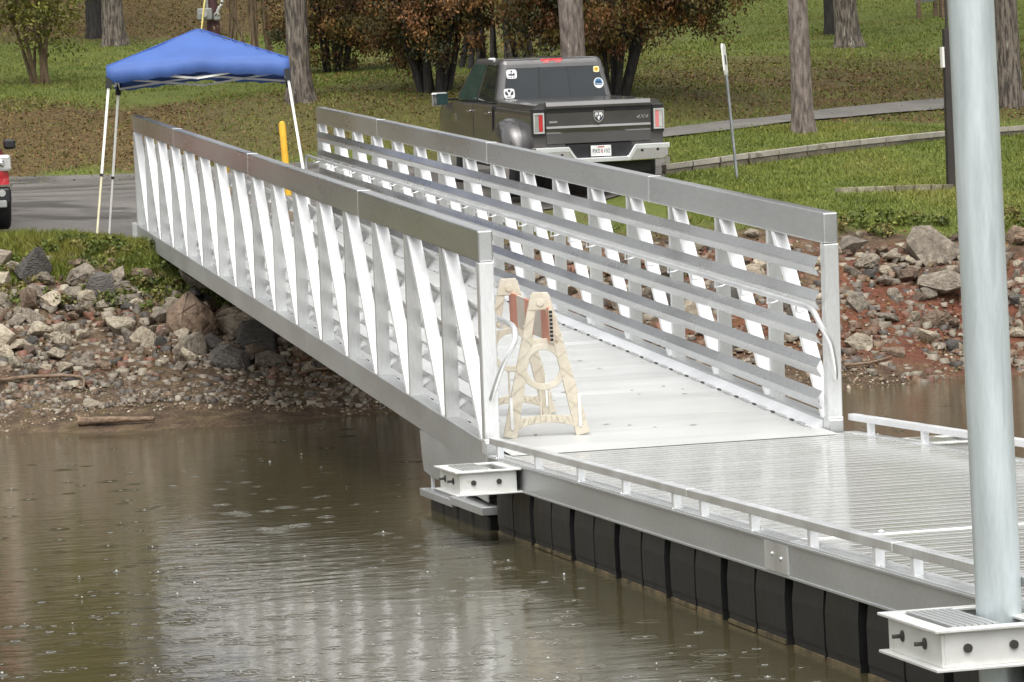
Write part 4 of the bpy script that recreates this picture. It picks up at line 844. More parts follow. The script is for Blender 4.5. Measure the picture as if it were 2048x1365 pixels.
for s in (-1, 1):
    x0, x1 = sorted((s * 0.58, s * 0.955)); hl = MB().box(x0, x1, -0.012, 0.34, 0.80, 1.03).obj('headlight', CLEARL, car, bevel=0.04, seg=2); MB().ball((s * 0.80, -0.005, 0.91), (0.07, 0.03, 0.07), 10, 6).obj('lamp_bulb', CHROME, hl, smooth=60)
    MB().tube([(s * 0.80, -0.07, 0.50), (s * 0.80, -0.055, 0.50)], 0.05, 12).obj('fog_lamp', CLEARL, car)
    MB().box(*sorted((s * 0.99, s * 1.16)), 1.32, 1.42, 1.14, 1.28).obj('mirror', TRUCKD, car, bevel=0.03)
    for wy in (0.72, 3.75):
        wh = MB().tube([(s * 0.70, wy, 0.36), (s * 0.73, wy, 0.36), (s * 0.93, wy, 0.36), (s * 0.96, wy, 0.36)], [0.33, 0.36, 0.36, 0.33], 22).obj('wheel', BLACK, car, smooth=40); MB().tube([(s * 0.95, wy, 0.36), (s * 0.968, wy, 0.36)], 0.22, 18).obj('rim', GREYB, wh)

# ------------------------------------------------------------------ bollards, posts, signs, walls
def base_at(px, d): q = plan(px, d); return np.array([q[0], q[1], gz(*q)])
b1 = base_at(581, 52.0); e = empty('bollard', b1, (0, 0, 0), 'taller yellow bollard standing beside the right leg of the blue canopy', 'bollard', 'yellow bollards at the landing')
MB().tube([(0, 0, -0.1), (-0.045, 0, 1.08), (-0.046, 0, 1.12), (-0.046, 0, 1.14)], [0.052, 0.052, 0.042, 0.012], 14).obj('post', YELLOW, e, smooth=40)
b2 = base_at(461, 48.4); e = empty('bollard', b2, (0, 0, 0), 'slim yellow bollard mostly hidden behind the far end of the gangway truss', 'bollard', 'yellow bollards at the landing')
MB().tube([(0, 0, -0.1), (-0.02, 0, 0.99), (-0.02, 0, 1.03)], [0.045, 0.045, 0.01], 12).obj('post', YELLOW, e, smooth=40)
# leaning sign post, its sign seen nearly edge-on
sb = at(1476, 362, 50.5); st = at(1446, 92, 50.5); sg_ = empty('sign_post', sb, (0, 0, 0), 'leaning galvanised sign post with a narrow white sign seen edge-on right of the truck', 'sign post')
v = st - sb
MB().bar((0, 0, -0.2), v * 0.80, 0.055, 0.03, (1, 0, 0)).obj('post', mat('dull_galvanised', (0.30, 0.32, 0.32), 0.5, 0.6, (0.2, 0.21, 0.21), 5), sg_)
up_ = v / np.linalg.norm(v); sdir = np.array([RH[0] * 0.28 + FH[0] * 0.96, RH[1] * 0.28 + FH[1] * 0.96, 0.0]); nrm = np.cross(sdir, up_)
pp = [(-0.11, -0.23), (-0.07, -0.30), (0.07, -0.30), (0.11, -0.23), (0.11, 0.12), (0.07, 0.17), (-0.07, 0.17), (-0.11, 0.12)]
cs = v * 0.93
pn = MB().prism(pp, lambda a, b: cs + sdir * a + up_ * b - nrm * 0.012, lambda a, b: cs + sdir * a + up_ * b + nrm * 0.012).obj('sign_panel', WHITEP, sg_)
MB().prism([(-0.035, -0.14), (0.035, -0.14), (0.035, 0.0), (-0.035, 0.0)], lambda a, b: cs + sdir * a + up_ * b - nrm * 0.016, lambda a, b: cs + sdir * a + up_ * b + nrm * 0.016).obj('slot_mark', INK, pn)
# dark post with two boards behind the pile
db = base_at(1902, 50.0); dp = empty('dark_post', db, (0, 0, 0), 'dark brown square post with pale sign boards just left of the steel pile', 'post')
dt = at(1893, 58, 50.0) - db
MB().bar((0, 0, -0.2), dt, 0.105, 0.105, (0, 1, 0)).obj('post', POST_D, dp, bevel=0.004)
MB().bar(dt * 0.99, dt * 1.9 + np.array([-0.02, 0, 0]), 0.03, 0.03, (0, 1, 0)).obj('upper_rod', POST_D, dp)
for (f0, px_off, hh, ww) in ((0.82, -0.075, 0.30, 0.012), (0.58, 0.08, 0.56, 0.012)):
    c = dt * f0; bo = MB().box(c[0] + px_off - 0.018, c[0] + px_off + 0.018, c[1] - 0.05, c[1] + 0.05, c[2] - hh / 2, c[2] + hh / 2).obj('sign_board', WHITEP, dp, bevel=0.003)
MB().ball(dt * 0.70 + np.array([0.075, -0.05, 0]), (0.04, 0.03, 0.06), 10, 6).obj('fixture', TRUCKD, dp, smooth=60)
# low retaining wall: pale coping over a stained face
def wl_(px, py, up): P, d = hit(px, py, 44, 70); return np.array([P[0], P[1], gz(P[0], P[1]) + up])
def wall(name, label, P, cap_h, face_h, cap_w, m_cap, m_face, nseg, gap=0.006, n_=1):
    P = [np.array(p, float) for p in P]; t0 = empty(name, P[0], (0, 0, 0), label, 'wall')
    f = lerp_line(P)
    for k in range(nseg):
        a, b = f(k / nseg), f((k + 1) / nseg); d = (b - a) / np.linalg.norm(b - a); a = a + d * gap; b = b - d * gap; a -= P[0]; b -= P[0]
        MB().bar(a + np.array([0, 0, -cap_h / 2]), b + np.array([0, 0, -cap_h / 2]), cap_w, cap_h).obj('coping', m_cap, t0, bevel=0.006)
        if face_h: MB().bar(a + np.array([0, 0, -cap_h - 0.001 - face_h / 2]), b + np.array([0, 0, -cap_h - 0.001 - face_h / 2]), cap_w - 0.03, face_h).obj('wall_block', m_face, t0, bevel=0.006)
    return t0
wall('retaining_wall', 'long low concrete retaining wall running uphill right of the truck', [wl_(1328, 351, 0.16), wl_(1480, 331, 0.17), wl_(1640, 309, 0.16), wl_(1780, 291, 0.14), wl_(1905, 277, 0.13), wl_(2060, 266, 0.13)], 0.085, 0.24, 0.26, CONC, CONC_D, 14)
wall('kerb', 'short row of low kerb stones in the grass at the foot of the dark post', [wl_(1672, 386, 0.07), wl_(1760, 384, 0.08), wl_(1850, 382, 0.09), wl_(1905, 380, 0.075)], 0.11, 0, 0.14, CONC_K, CONC_D, 7, 0.02)
# park sign far up the slope
pb_ = hit(1838, 37)[0]; pc = hit(1872, 33)[0]
ps = empty('park_sign', pb_, (0, 0, 0), 'small grey park sign on two wooden legs high on the slope by the steel pile', 'sign')
for c in (np.zeros(3), pc - pb_): MB().bar(c + np.array([0, 0, -0.1]), c + np.array([0, 0, 1.15]), 0.09, 0.09, (0, 1, 0)).obj('leg', WOODM, ps)
d_ = pc - pb_; MB().hexa([np.array([-0.1, -0.06, 0.36]), d_ + np.array([0.02, -0.06, 0.36]), d_ + np.array([0.02, -0.03, 0.36]), np.array([-0.1, -0.03, 0.36]), np.array([-0.1, -0.06, 1.1]), d_ + np.array([0.02, -0.06, 1.1]), d_ + np.array([0.02, -0.03, 1.1]), np.array([-0.1, -0.03, 1.1])]).obj('sign_panel', SIGNG, ps)
bn_ = hit(1890, 36)[0]; ku = empty('wooden_post', bn_, (0, 0, 0), 'weathered brown wooden post beside the small grey park sign', 'post')
MB().bar((0, 0, -0.1), (0, 0, 1.8), 0.22, 0.2, (0, 1, 0)).obj('post', WOODM, ku)
# meter pole and yellow guy behind the canopy
mp_ = base_at(449, 84); mt = empty('utility_pole', mp_, (0, 0, 0), 'dark maroon utility pole with grey meter boxes and conduit behind the blue canopy', 'pole')
MB().tube([(0, 0, -0.3), (0, 0, 3), (0.05, 0, 9)], [0.16, 0.15, 0.13], 14).obj('pole', POLE_M, mt, smooth=50)
zc = lambda py: 1.7 + (461 - py) / FPX * 84 - mp_[2]
MB().box(-0.42, -0.05, -0.32, -0.17, zc(42), zc(18)).obj('meter_box', GREYB, mt, bevel=0.03); MB().box(-0.02, 0.14, -0.34, -0.18, zc(44), zc(28)).obj('meter_box', GREYB, mt, bevel=0.03)
MB().tube([(-0.26, -0.34, zc(30)), (-0.26, -0.42, zc(30))], 0.075, 12).obj('meter_dial', CLEARL, mt)
MB().tube([(-0.16, -0.22, zc(18)), (-0.16, -0.2, zc(-60))], 0.035, 8).obj('conduit', GREYB, mt); MB().tube(catmull([(0.06, -0.24, zc(30)), (0.13, -0.24, zc(18)), (0.22, -0.22, zc(3)), (0.22, -0.2, zc(-70))], 5), 0.04, 8).obj('conduit', CLEARL, mt)
gb = hit(393, 150)[0]; gt = at(414, -40, 74); gy = empty('guy_wire', gb, (0, 0, 0), 'thin pale yellow guy wire guard rising behind the canopy peak', 'guy wire')
MB().tube([(0, 0, 0), gt - gb, (gt - gb) * 2.6], 0.022, 8).obj('guard_tube', YELLOWP, gy)

# ------------------------------------------------------------------ trees and shrubs
def leaf_mesh(name, centers, rads, per, size, cols, m_, droop=0.0, flat=1.0):
    n = len(centers) * per; c = np.repeat(np.array(centers), per, 0); r = np.repeat(np.array(rads), per)[:, None]
    u = rng.normal(size=(n, 3)); u /= np.linalg.norm(u, axis=1, keepdims=True); rad = rng.random((n, 1)) ** 0.5
    off = u * rad * r * np.array([1, 1, flat]); p = c + off; p[:, 2] -= droop * rng.random(n) * r[:, 0]
    a = rng.normal(size=(n, 3)); a[:, 2] -= droop * 1.5; a /= np.linalg.norm(a, axis=1, keepdims=True); b = np.cross(a, rng.normal(size=(n, 3))); b /= np.linalg.norm(b, axis=1, keepdims=True)
    s = size * (0.6 + 0.8 * rng.random((n, 1))); a = a * s; b = b * s * 0.5
    V = np.stack([p - a, p + b, p + a, p - b], 1).reshape(-1, 3); F = np.arange(4 * n).reshape(n, 4)
    cc = np.repeat(np.array(cols), per, 0) * (0.65 + 0.7 * rng.random((n, 1)))
    return raw_mesh(name, V, F, m_, cc)
def trunk_mesh(r0, h, lean=(0, 0), flare=0.45, seed=0, sides=36, taper=0.35, ridges=9):
    r = np.random.default_rng(seed); ph = r.random(6) * 6.28; nz = 46; zz = np.concatenate([np.linspace(-0.25, 1.2, 16), np.linspace(1.35, h, nz - 16)]); rows = []
    for z in zz:
        row = []
        for k in range(sides):
            t = 2 * math.pi * k / sides
            rr = r0 * (1 - taper * max(z, 0) / h) * (1 + flare * math.exp(-max(z + 0.05, 0) / 0.24) * (0.75 + 0.55 * math.sin(5 * t + ph[0]) + 0.25 * math.sin(8 * t + ph[4])))
            rr *= 1 + 0.045 * math.sin(ridges * t + ph[1] + 1.5 * math.sin(z * 1.1 + ph[2])) + 0.03 * math.sin(ridges * 2.1 * t + ph[3] + z * 2.2) + 0.012 * r.normal()
            row.append((rr * math.cos(t) + lean[0] * z, rr * math.sin(t) + lean[1] * z, z))
        rows.append(row)
    m = MB(); m.loft(rows); return m
def tree(label, px, py, d, width_px, h, bark, lean=(0, 0), seed=1, crown=(0.05, 0.06, 0.02), crown2=(0.16, 0.08, 0.03), flare=0.4, cw=3.0, group=None, z0=0.55):
    b = at(px, py, d) if d else hit(px, py)[0]
    if d is None: d = float((b - CP) @ CF)
    b = np.array([b[0], b[1], gz(b[0], b[1])])
    r0 = width_px / FPX * d / 2
    e = empty('tree', b, (0, 0, 0), label, 'tree', group)
    tr = trunk_mesh(r0, h, lean, flare, seed).obj('trunk', bark, e, smooth=80)
    r = np.random.default_rng(seed + 50); cen, rad, col = [], [], []
    lb = MB()
    for k in range(11):
        z = h * (z0 + (0.98 - z0) * k / 10); a = r.random() * 6.28; L = cw * (0.5 + 0.7 * r.random()) * (1.15 - 0.5 * k / 10)
        p0 = np.array([lean[0] * z, lean[1] * z, z]); p1 = p0 + np.array([math.cos(a) * L * 0.55, math.sin(a) * L * 0.55, 0.25 * L]); p2 = p0 + np.array([math.cos(a) * L, math.sin(a) * L, 0.45 * L])
        lb.tube(catmull([p0, p1, p2], 3), np.linspace(r0 * 0.30, 0.02, 7), 6)
        for q in range(7):
            t = 0.45 + 0.6 * r.random(); cen.append(p0 + (p2 - p0) * t + r.normal(size=3) * 0.45); rad.append(0.5 + 0.5 * r.random()); mixv = r.random(); col.append(np.array(crown) * (1 - mixv) + np.array(crown2) * mixv)
    lb.obj('limbs', bark, e, smooth=60)
    link('crown', leaf_mesh('crown', cen, rad, 26, 0.22, col, LEAF), e)
    return e
tree('stout grey ridged tree trunk rising behind the right corner of the blue canopy', 600, 203, 63, 46, 14, BARK, (0.008, 0), 11, flare=0.55, z0=0.5)
tree('thick twin trunk, the pale half of the pair at upper left', 228, 90, 82, 42, 15, BARK, (0.0, 0), 12, flare=0.45)
tree('dark half of the twin trunk at upper left, behind its pale neighbour', 192, 76, 83.5, 34, 15, BARK_D, (-0.01, 0), 13, flare=0.35)
tree('straight pinkish pine trunk standing behind the truck cab', 1149, 118, 58.5, 50, 17, BARK_P, (-0.012, 0), 14, flare=0.15)
tree('straight plated pine trunk on the lawn between the sign post and the dark post', 1607, 262, 55, 40, 16, BARK_P, (0.0, 0), 15, flare=0.40)
tree('leaning grey trunk with a wide flared foot high on the green slope', 1696, 96, 75, 46, 15, BARK, (-0.03, 0), 16, flare=0.5)
tree('dark narrow trunk close behind the flared grey trunk on the slope', 1662, 67, 79, 24, 15, BARK_D, (0, 0), 17, flare=0.2)
tree('rough grey trunk standing right of the steel pile at the right edge', 2022, 214, 61, 46, 15, BARK, (-0.01, 0), 18, flare=0.2)
TW = ['leftmost but one', 'leftmost', 'grey', 'slim grey', 'pale', 'far right', 'rightmost but one', 'rightmost', 'central', 'left']
for k, (px, d, wd) in enumerate(((-200, 78, 40), (-420, 66, 36), (300, 98, 34), (1650, 104, 36), (1500, 106, 32), (1950, 100, 36), (2300, 74, 40), (2500, 62, 36), (2100, 112, 34), (60, 104, 34))):
    b = base_at(px, d); e0 = tree(f'{TW[k]} tall woodland tree beyond the top of the slope', px, 0, d, wd, 16 + (k % 3) * 2, BARK if k % 2 else BARK_P, (0.005 * (k % 3 - 1), 0), 30 + k, cw=4.2, group='background woodland trees', z0=0.3)
    e0.location = b

cen, rad, col = [], [], []                                   # unseen wood added above the hill for dark reflections in rails and water
for k in range(900):
    px, d = random.uniform(-3200, 5200), random.uniform(104, 150); x, y = plan(px, d); low = 0.2 if 330 < px < 1500 else 1.0; cen.append((x, y, gz(x, y) + random.uniform(2.0, 22) * low * (0.75 + 0.25 * math.sin(px * 0.004)))); rad.append(random.uniform(1.6, 3.4)); col.append(random.choice([(0.05, 0.06, 0.02), (0.09, 0.075, 0.025), (0.07, 0.06, 0.02), (0.14, 0.075, 0.03), (0.04, 0.05, 0.02)]))  # middle kept low so open sky reflects in the water
tag(link('unseen_woods', leaf_mesh('unseen_woods', cen, rad, 46, 0.9, col, LEAF)), 'unseen autumn wood added above the park slope for its reflections', kind='stuff')

def shrub(name, label, base, spread, h, n_stem, r_stem, n_cl, per, size, pal, m_stem, open_h=0.35, seed=3, lean=0.0, fol_lo=0.4, cl_r=0.38, droop=0.4, sag=0.0, n_side=0, base_r=0.22, vee=0.34):
    r = np.random.default_rng(seed); e = empty(name, base, (0, 0, 0), label, 'shrub' if 'shrub' in name else 'tree'); sm = MB(); tips = []
    for k in range(n_stem):
        a = r.random() * 6.28; sp = spread * (0.25 + 0.75 * r.random()); b0 = np.array([math.cos(a) * base_r, math.sin(a) * base_r, -0.15]) * (1 if n_stem > 2 else 0.5)
        p1 = np.array([math.cos(a) * sp * vee + lean + 0.08 * r.normal(), math.sin(a) * sp * vee + 0.08 * r.normal(), h * open_h * (0.8 + 0.4 * r.random())]); p2 = np.array([math.cos(a) * sp * 0.72, math.sin(a) * sp * 0.6, h * (0.55 + 0.2 * r.random())]); p3 = np.array([math.cos(a) * sp, math.sin(a) * sp * 0.85, h * (0.72 + 0.3 * r.random()) - sag * sp])
        P = catmull([b0, p1, p2, p3], 5); rs = r_stem * (0.6 + 0.7 * r.random()); sm.tube(P, np.linspace(rs, rs * 0.18, len(P)), 7); tips.append(P)
        for q in range(n_side):
            i0 = int(len(P) * (0.25 + 0.6 * r.random())); s0 = P[min(i0, len(P) - 1)]; a2 = a + r.normal() * 0.9; L = spread * (0.3 + 0.35 * r.random())
            S = catmull([s0, s0 + np.array([math.cos(a2) * L * 0.5, math.sin(a2) * L * 0.5, L * 0.22]), s0 + np.array([math.cos(a2) * L, math.sin(a2) * L, L * 0.1 - sag * L])], 3)
            sm.tube(S, np.linspace(rs * 0.32, rs * 0.08, len(S)), 5); tips.append(S)
    sm.obj('stems', m_stem, e, smooth=60); cen, rad, col = [], [], []
    for k in range(n_cl):
        P = tips[r.integers(len(tips))]; i = r.integers(int(len(P) * fol_lo), len(P)); c = P[i] + r.normal(size=3) * np.array([0.30, 0.30, 0.22]) * cl_r / 0.38
        cen.append(c); rad.append(cl_r * (0.55 + 0.8 * r.random())); col.append(np.array(pal[r.integers(len(pal))]) * (0.75 + 0.5 * r.random()))
    if n_cl: link('foliage', leaf_mesh('foliage', cen, rad, per, size, col, LEAF, droop, 0.75), e)
    return e
RUST = [(0.20, 0.090, 0.034), (0.16, 0.075, 0.030), (0.26, 0.13, 0.042), (0.12, 0.062, 0.028)]; DKG = [(0.045, 0.048, 0.018), (0.062, 0.060, 0.020), (0.080, 0.068, 0.022)]; OLIVE = [(0.14, 0.10, 0.026), (0.18, 0.12, 0.030)]
h2 = lambda px, py: hit(px, py)[0]
shrub('conifer_shrub', 'rust brown conifer shrub hanging over the grass right of the blue canopy', base_at(686, 73), 2.3, 4.4, 11, 0.06, 520, 96, 0.038, RUST + DKG + OLIVE + OLIVE, BARK_D, 0.25, 21, fol_lo=0.22, droop=0.7, n_side=3, cl_r=0.30)
shrub('conifer_shrub', 'dark multi-stemmed conifer shrub with rusty sprays left of the truck cab', base_at(882, 64), 2.0, 4.3, 14, 0.07, 520, 96, 0.036, RUST + DKG + OLIVE + DKG, BARK_D, 0.35, 22, fol_lo=0.22, droop=0.8, n_side=3, base_r=0.22, cl_r=0.28, vee=0.34)
shrub('conifer_shrub', 'upright dark conifer shrub behind the pine trunk and truck roof', base_at(1010, 71), 1.5, 4.6, 18, 0.055, 260, 90, 0.038, DKG + OLIVE + RUST + OLIVE, BARK_D, 0.45, 23, fol_lo=0.6, droop=0.6, n_side=2, base_r=0.8, cl_r=0.28)
shrub('conifer_shrub', 'broad dark conifer shrub with black forking stems right of the truck cab', base_at(1238, 61.5), 2.5, 3.4, 13, 0.075, 620, 100, 0.036, RUST + DKG + OLIVE + OLIVE, BARK_D, 0.36, 24, fol_lo=0.34, droop=0.9, sag=0.10, n_side=4, base_r=0.16, cl_r=0.28, vee=0.36)
shrub('small_tree', 'small many-stemmed tree with sparse yellow green leaves at upper left', base_at(104, 72), 1.5, 4.0, 7, 0.05, 300, 20, 0.05, [(0.16, 0.155, 0.025), (0.20, 0.19, 0.04), (0.11, 0.12, 0.02)], STEM, 0.30, 26, fol_lo=0.40, droop=0.3, n_side=6, base_r=0.20)
shrub('bare_shrub', 'bare brown many-stemmed shrub behind the right slope of the canopy', base_at(505, 79), 1.2, 3.6, 13, 0.030, 26, 10, 0.05, [(0.12, 0.10, 0.04)], STEM, 0.3, 27, fol_lo=0.6, n_side=3, base_r=0.38)
shrub('bare_shrub', 'smaller bare shrub of thin upright stems beside the ridged tree trunk', base_at(548, 80), 0.7, 3.4, 8, 0.028, 18, 10, 0.05, [(0.12, 0.10, 0.04)], STEM, 0.3, 28, fol_lo=0.6, n_side=3, base_r=0.25)

# ------------------------------------------------------------------ riprap rocks
def rock_mesh(seed, m_, rounded=False):                       # broken stone: hull of a few points, edges knocked off
    r = np.random.default_rng(seed); n = 34 if rounded else int(r.integers(11, 17))
    P = r.normal(size=(n, 3)); P /= np.linalg.norm(P, axis=1, keepdims=True)
    if not rounded: P *= 0.72 + 0.28 * r.random((n, 1))
    P *= np.array([1.0, 0.68 + 0.25 * r.random(), 0.55 + 0.35 * r.random()]); P /= np.abs(P[:, 0]).max()
    bm = bmesh.new()
    for p in P: bm.verts.new(p)
    bmesh.ops.convex_hull(bm, input=bm.verts[:]); bmesh.ops.delete(bm, geom=[v for v in bm.verts if not v.link_faces], context='VERTS')
    bmesh.ops.bevel(bm, geom=bm.edges[:] + bm.verts[:], offset=0.10 if rounded else 0.045, segments=2 if rounded else 1, affect='EDGES', clamp_overlap=True)
    bmesh.ops.triangulate(bm, faces=bm.faces[:]); bmesh.ops.recalc_face_normals(bm, faces=bm.faces)
    for v in bm.verts: v.co *= 1 + 0.02 * r.normal()
    me = bpy.data.meshes.new('rock'); bm.to_mesh(me); bm.free(); me.materials.append(m_)
    me.polygons.foreach_set('use_smooth', [True] * len(me.polygons)); me.set_sharp_from_angle(angle=math.radians(75 if rounded else 22)); return me
RM = [[rock_mesh(100 + 10 * c + k, ROCKM[c], k >= 5 or (c == 2 and k >= 4)) for k in range(6)] for c in range(4)]
placed = []; rock_log = []; o_last = [None]
def put_rock(x, y, size, c, k, label, group, sink=0.16, sq=None, rot=None, up=0.0):
    o = link('riprap_rock', RM[c][k], None); o.scale = (size, size * random.uniform(0.8, 1.1), size * random.uniform(0.8, 1.15)) if sq is None else tuple(size * s for s in sq)
    o.rotation_euler = rot or (random.uniform(-0.45, 0.45), random.uniform(-0.45, 0.45), random.uniform(0, 6.28))
    o.location = (x, y, gz(x, y) + size * (0.55 - sink) * (sq[2] if sq else 1) + up); tag(o, label, 'rock', group); placed.append((x, y, size)); o_last[0] = o
special = [
 (292, 700, 74, 0, 1, 'large pale cream angular boulder, tallest on the left bank', (0.9, 0.7, 1.25)), (385, 668, 112, 2, 5, 'biggest rounded brown boulder with a stained face near the gangway shade', (1, .8, 1.25)),
 (425, 700, 62, 3, 1, 'dark block wedged right of the big brown boulder', None), (520, 700, 100, 3, 4, 'broad dark rounded boulder in the shade under the gangway', (1, .8, .9)),
 (70, 648, 54, 1, 0, 'pointed grey slab leaning on the left bank', (1, .6, 1.2)), (375, 728, 50, 0, 2, 'squarish pale rock below the big brown boulder', (1, .8, 1.2)), (8, 722, 56, 0, 3, 'pale rock cut by the left edge of the picture', (1, .8, 1.3)),
 (240, 612, 72, 1, 2, 'long flat grey slab above the pale boulder', (1, .7, .5)), (203, 545, 58, 1, 3, 'flat grey stone showing through the bank weeds', (1, .7, .6)), (60, 545, 46, 2, 0, 'reddish brown rock at the lower edge of the bank weeds', (1, .8, 1.2)),
 (12, 545, 40, 1, 1, 'dark grey rock in the weeds at the left edge', None), (172, 738, 66, 1, 5, 'smooth grey cobble lying against a brown one', (1, .7, .7)), (205, 740, 44, 2, 4, 'smooth tan cobble lying against a grey one', (1, .8, .9)),
 (185, 818, 46, 0, 0, 'pale wedge shaped rock alone on the shore gravel', (1, .6, .8)), (455, 708, 60, 2, 5, 'brown flattened boulder at the lower edge of the gangway shade', (1, .8, .7)), (130, 745, 40, 0, 4, 'rounded pale stone between dark stones on the left bank', None),
 (1872, 525, 120, 1, 0, 'jagged grey ledge rock below the grass left of the steel pile', (1, .7, 1.15)), (1890, 590, 116, 1, 2, 'large smooth sloping grey slab left of the steel pile', (1, .9, .7)), (1872, 652, 72, 2, 5, 'long rounded brown boulder left of the steel pile', (1, .6, .7)),
 (1725, 700, 74, 0, 1, 'broad pale rock lowest beside the gangway post', (1, .8, .9)), (1790, 716, 58, 2, 1, 'tan angular rock at the foot of the right bank', (1, .8, 1.1)), (1852, 684, 60, 0, 2, 'pale tan slab below the rounded brown boulder', (1, .8, .8)),
 (1722, 622, 62, 1, 0, 'grey angular rock beside the gangway end post', None), (1704, 552, 42, 1, 4, 'rounded grey stone close behind the gangway end post', None), (1784, 540, 30, 0, 5, 'bright white rounded stone on red earth', (1, .7, .8)), (1830, 546, 27, 0, 4, 'white stone at the corner of the sloping grey slab', None),
 (1796, 606, 26, 0, 5, 'small pale rounded stone on the red earth right of the gangway', None), (1775, 640, 62, 1, 3, 'flat layered grey rock in the middle of the right bank', (1, .7, .6)), (2036, 610, 46, 3, 1, 'dark rock right of the steel pile', None), (2030, 676, 50, 0, 3, 'pale rock low on the bank right of the steel pile', None), (1905, 700, 44, 3, 2, 'dark rock at the waterline left of the steel pile', None)]
for px, py, wp, c, k, lab, sq in special:
    P, d = hit(px, py); put_rock(P[0], P[1], wp / FPX * d / 2, c, k, lab, 'riprap rocks on the bank', 0.25, sq, (random.uniform(-.15, .15), random.uniform(-.2, .2), random.uniform(-.5, .5) - 0.2))
cn = ['pale grey', 'mid grey', 'brown', 'dark slate']
def scatter(n, pr_, dr_, smin, smax, wts, side, gap=0.62):
    tries = 0; k = 0
    while k < n and tries < n * 40:
        tries += 1; px = random.uniform(*pr_); d = random.uniform(*dr_); x, y = plan(px, d); sz = smin + (smax - smin) * random.random() ** 2.0
        if 0.4 < x < 2.6 and y > 22: continue
        lim = 43.9 if side == 'left' else 44.9
        if d > lim - 0.5 and random.random() < 0.55: continue
        if any((x - a) ** 2 + (y - b) ** 2 < (gap * (sz + s)) ** 2 for a, b, s in placed): continue
        c = random.choices(range(4), wts)[0]; kk = random.randrange(6); z = gz(x, y)
        zone = 'at the waterline' if z < -0.22 else ('midway up bank' if z < 0.55 else 'just below grass')
        rd = kk >= 5 or (c == 2 and kk >= 4); big = 'small' if sz < 0.105 else ('medium' if sz < 0.16 else 'large')
        place = {'left': 'left of gangway', 'under': 'behind the railing', 'right': 'right of gangway'}[side]
        put_rock(x, y, sz, c, kk, f'{big} {cn[c]} {"rounded" if rd else "angular"} rock {zone} {place}', f'{cn[c]} {"rounded" if rd else "angular"} riprap rocks {zone} {place}'); rock_log.append((px, o_last[0])); k += 1
scatter(190, (-110, 800), (41.3, 44.5), 0.095, 0.30, (4.6, 4.2, 2.8, 0.7), 'left', 0.44)
scatter(34, (800, 1500), (41.6, 44.5), 0.10, 0.26, (4, 4, 2, 2), 'under', 0.55)
scatter(74, (1500, 2160), (42.0, 45.0), 0.09, 0.28, (4.0, 4.2, 3, 0.9), 'right', 0.46)
ORD = ['leftmost', 'second from left', 'third from left', 'fourth from left', 'fifth from left', 'sixth from left', 'seventh from left', 'eighth from left', 'ninth from left', 'tenth from left', 'eleventh from left', 'twelfth from left', 'thirteenth from left', 'fourteenth from left', 'fifteenth from left', 'sixteenth from left', 'seventeenth from left', 'eighteenth from left', 'nineteenth from left', 'twentieth from left']
byl = {}
for px, o in rock_log: byl.setdefault(o['label'], []).append((px, o))
for lab, L_ in byl.items():                                    # alike rocks: told apart by their order along the bank
    if len(L_) > 1:
        for k, (px, o) in enumerate(sorted(L_, key=lambda q: q[0])): o['label'] = f'{ORD[min(k, 19)]} of {lab.replace(" rock ", " rocks ")}'
# smaller stones and shore gravel, past counting
def octs(n, sampler, smin, smax, pal, name, label, m_, kind='stuff'):
    V, F, C = [], [], []
    base = np.array([[-1, -1, -1], [1, -1, -1], [1, 1, -1], [-1, 1, -1], [-1, -1, 1], [1, -1, 1], [1, 1, 1], [-1, 1, 1]], float) * 0.72; fc = np.array([[0, 1, 5, 4], [1, 2, 6, 5], [2, 3, 7, 6], [3, 0, 4, 7], [4, 5, 6, 7]])
    xy = sampler(n); n = len(xy); z = ground(xy[:, 0], xy[:, 1]); s = smin + (smax - smin) * rng.random((n, 1, 1)) ** 2.5
    B = base[None] * (0.45 + 0.75 * rng.random((n, 8, 3))) * s * np.array([1.15, 0.9, 0.7]); t = rng.random(n) * 6.28; ct, st = np.cos(t)[:, None], np.sin(t)[:, None]
    Q = np.stack([B[..., 0] * ct - B[..., 1] * st, B[..., 0] * st + B[..., 1] * ct, B[..., 2]], -1) + np.stack([xy[:, 0], xy[:, 1], z + s[:, 0, 0] * 0.2], -1)[:, None]
    F = (fc[None] + 8 * np.arange(n)[:, None, None]).reshape(-1, 4); pal = np.array(pal); C = np.repeat(pal[rng.integers(len(pal), size=n)] * (0.7 + 0.6 * rng.random((n, 1))), 5, 0)
    return tag(link(name, raw_mesh(name, Q.reshape(-1, 3), F, m_, C)), label, kind=kind)
STONE = mat('small_stone', (1, 1, 1), 0.6, 0, (0.75, 0.75, 0.75), 12, attr='tint')
def bank_pts(p0, p1, d0, d1, pw=1.0):
    def f(n):
        px = rng.uniform(p0, p1, n); d = d0 + (d1 - d0) * rng.random(n) ** pw; return CP[:2] + RH * ((px - 1024) / FPX * d)[:, None] + FH * d[:, None]
    return f
octs(6500, bank_pts(-150, 2200, 40.9, 44.7), 0.022, 0.10, [(0.25, .21, .16), (.19, .16, .12), (.17, .112, .07), (.10, .085, .07), (.31, .27, .20), (.15, .085, .05), (.17, .075, .045)], 'rubble', 'small loose stones filling the gaps between the riprap rocks', STONE)
octs(3500, bank_pts(-150, 900, 40.2, 42.6), 0.015, 0.07, [(0.24, .20, .15), (.18, .15, .115), (.17, .115, .075), (.10, .085, .07), (.31, .27, .21)], 'rubble', 'small loose stones scattered over the left shore down to the water', STONE)
octs(12000, bank_pts(-150, 2200, 39.9, 42.3), 0.006, 0.026, [(0.30, .23, .15), (.20, .14, .09), (.10, .07, .05), (.46, .40, .30), (.24, .17, .10)], 'gravel', 'wet tan gravel and shell bits along the waterline', STONE)

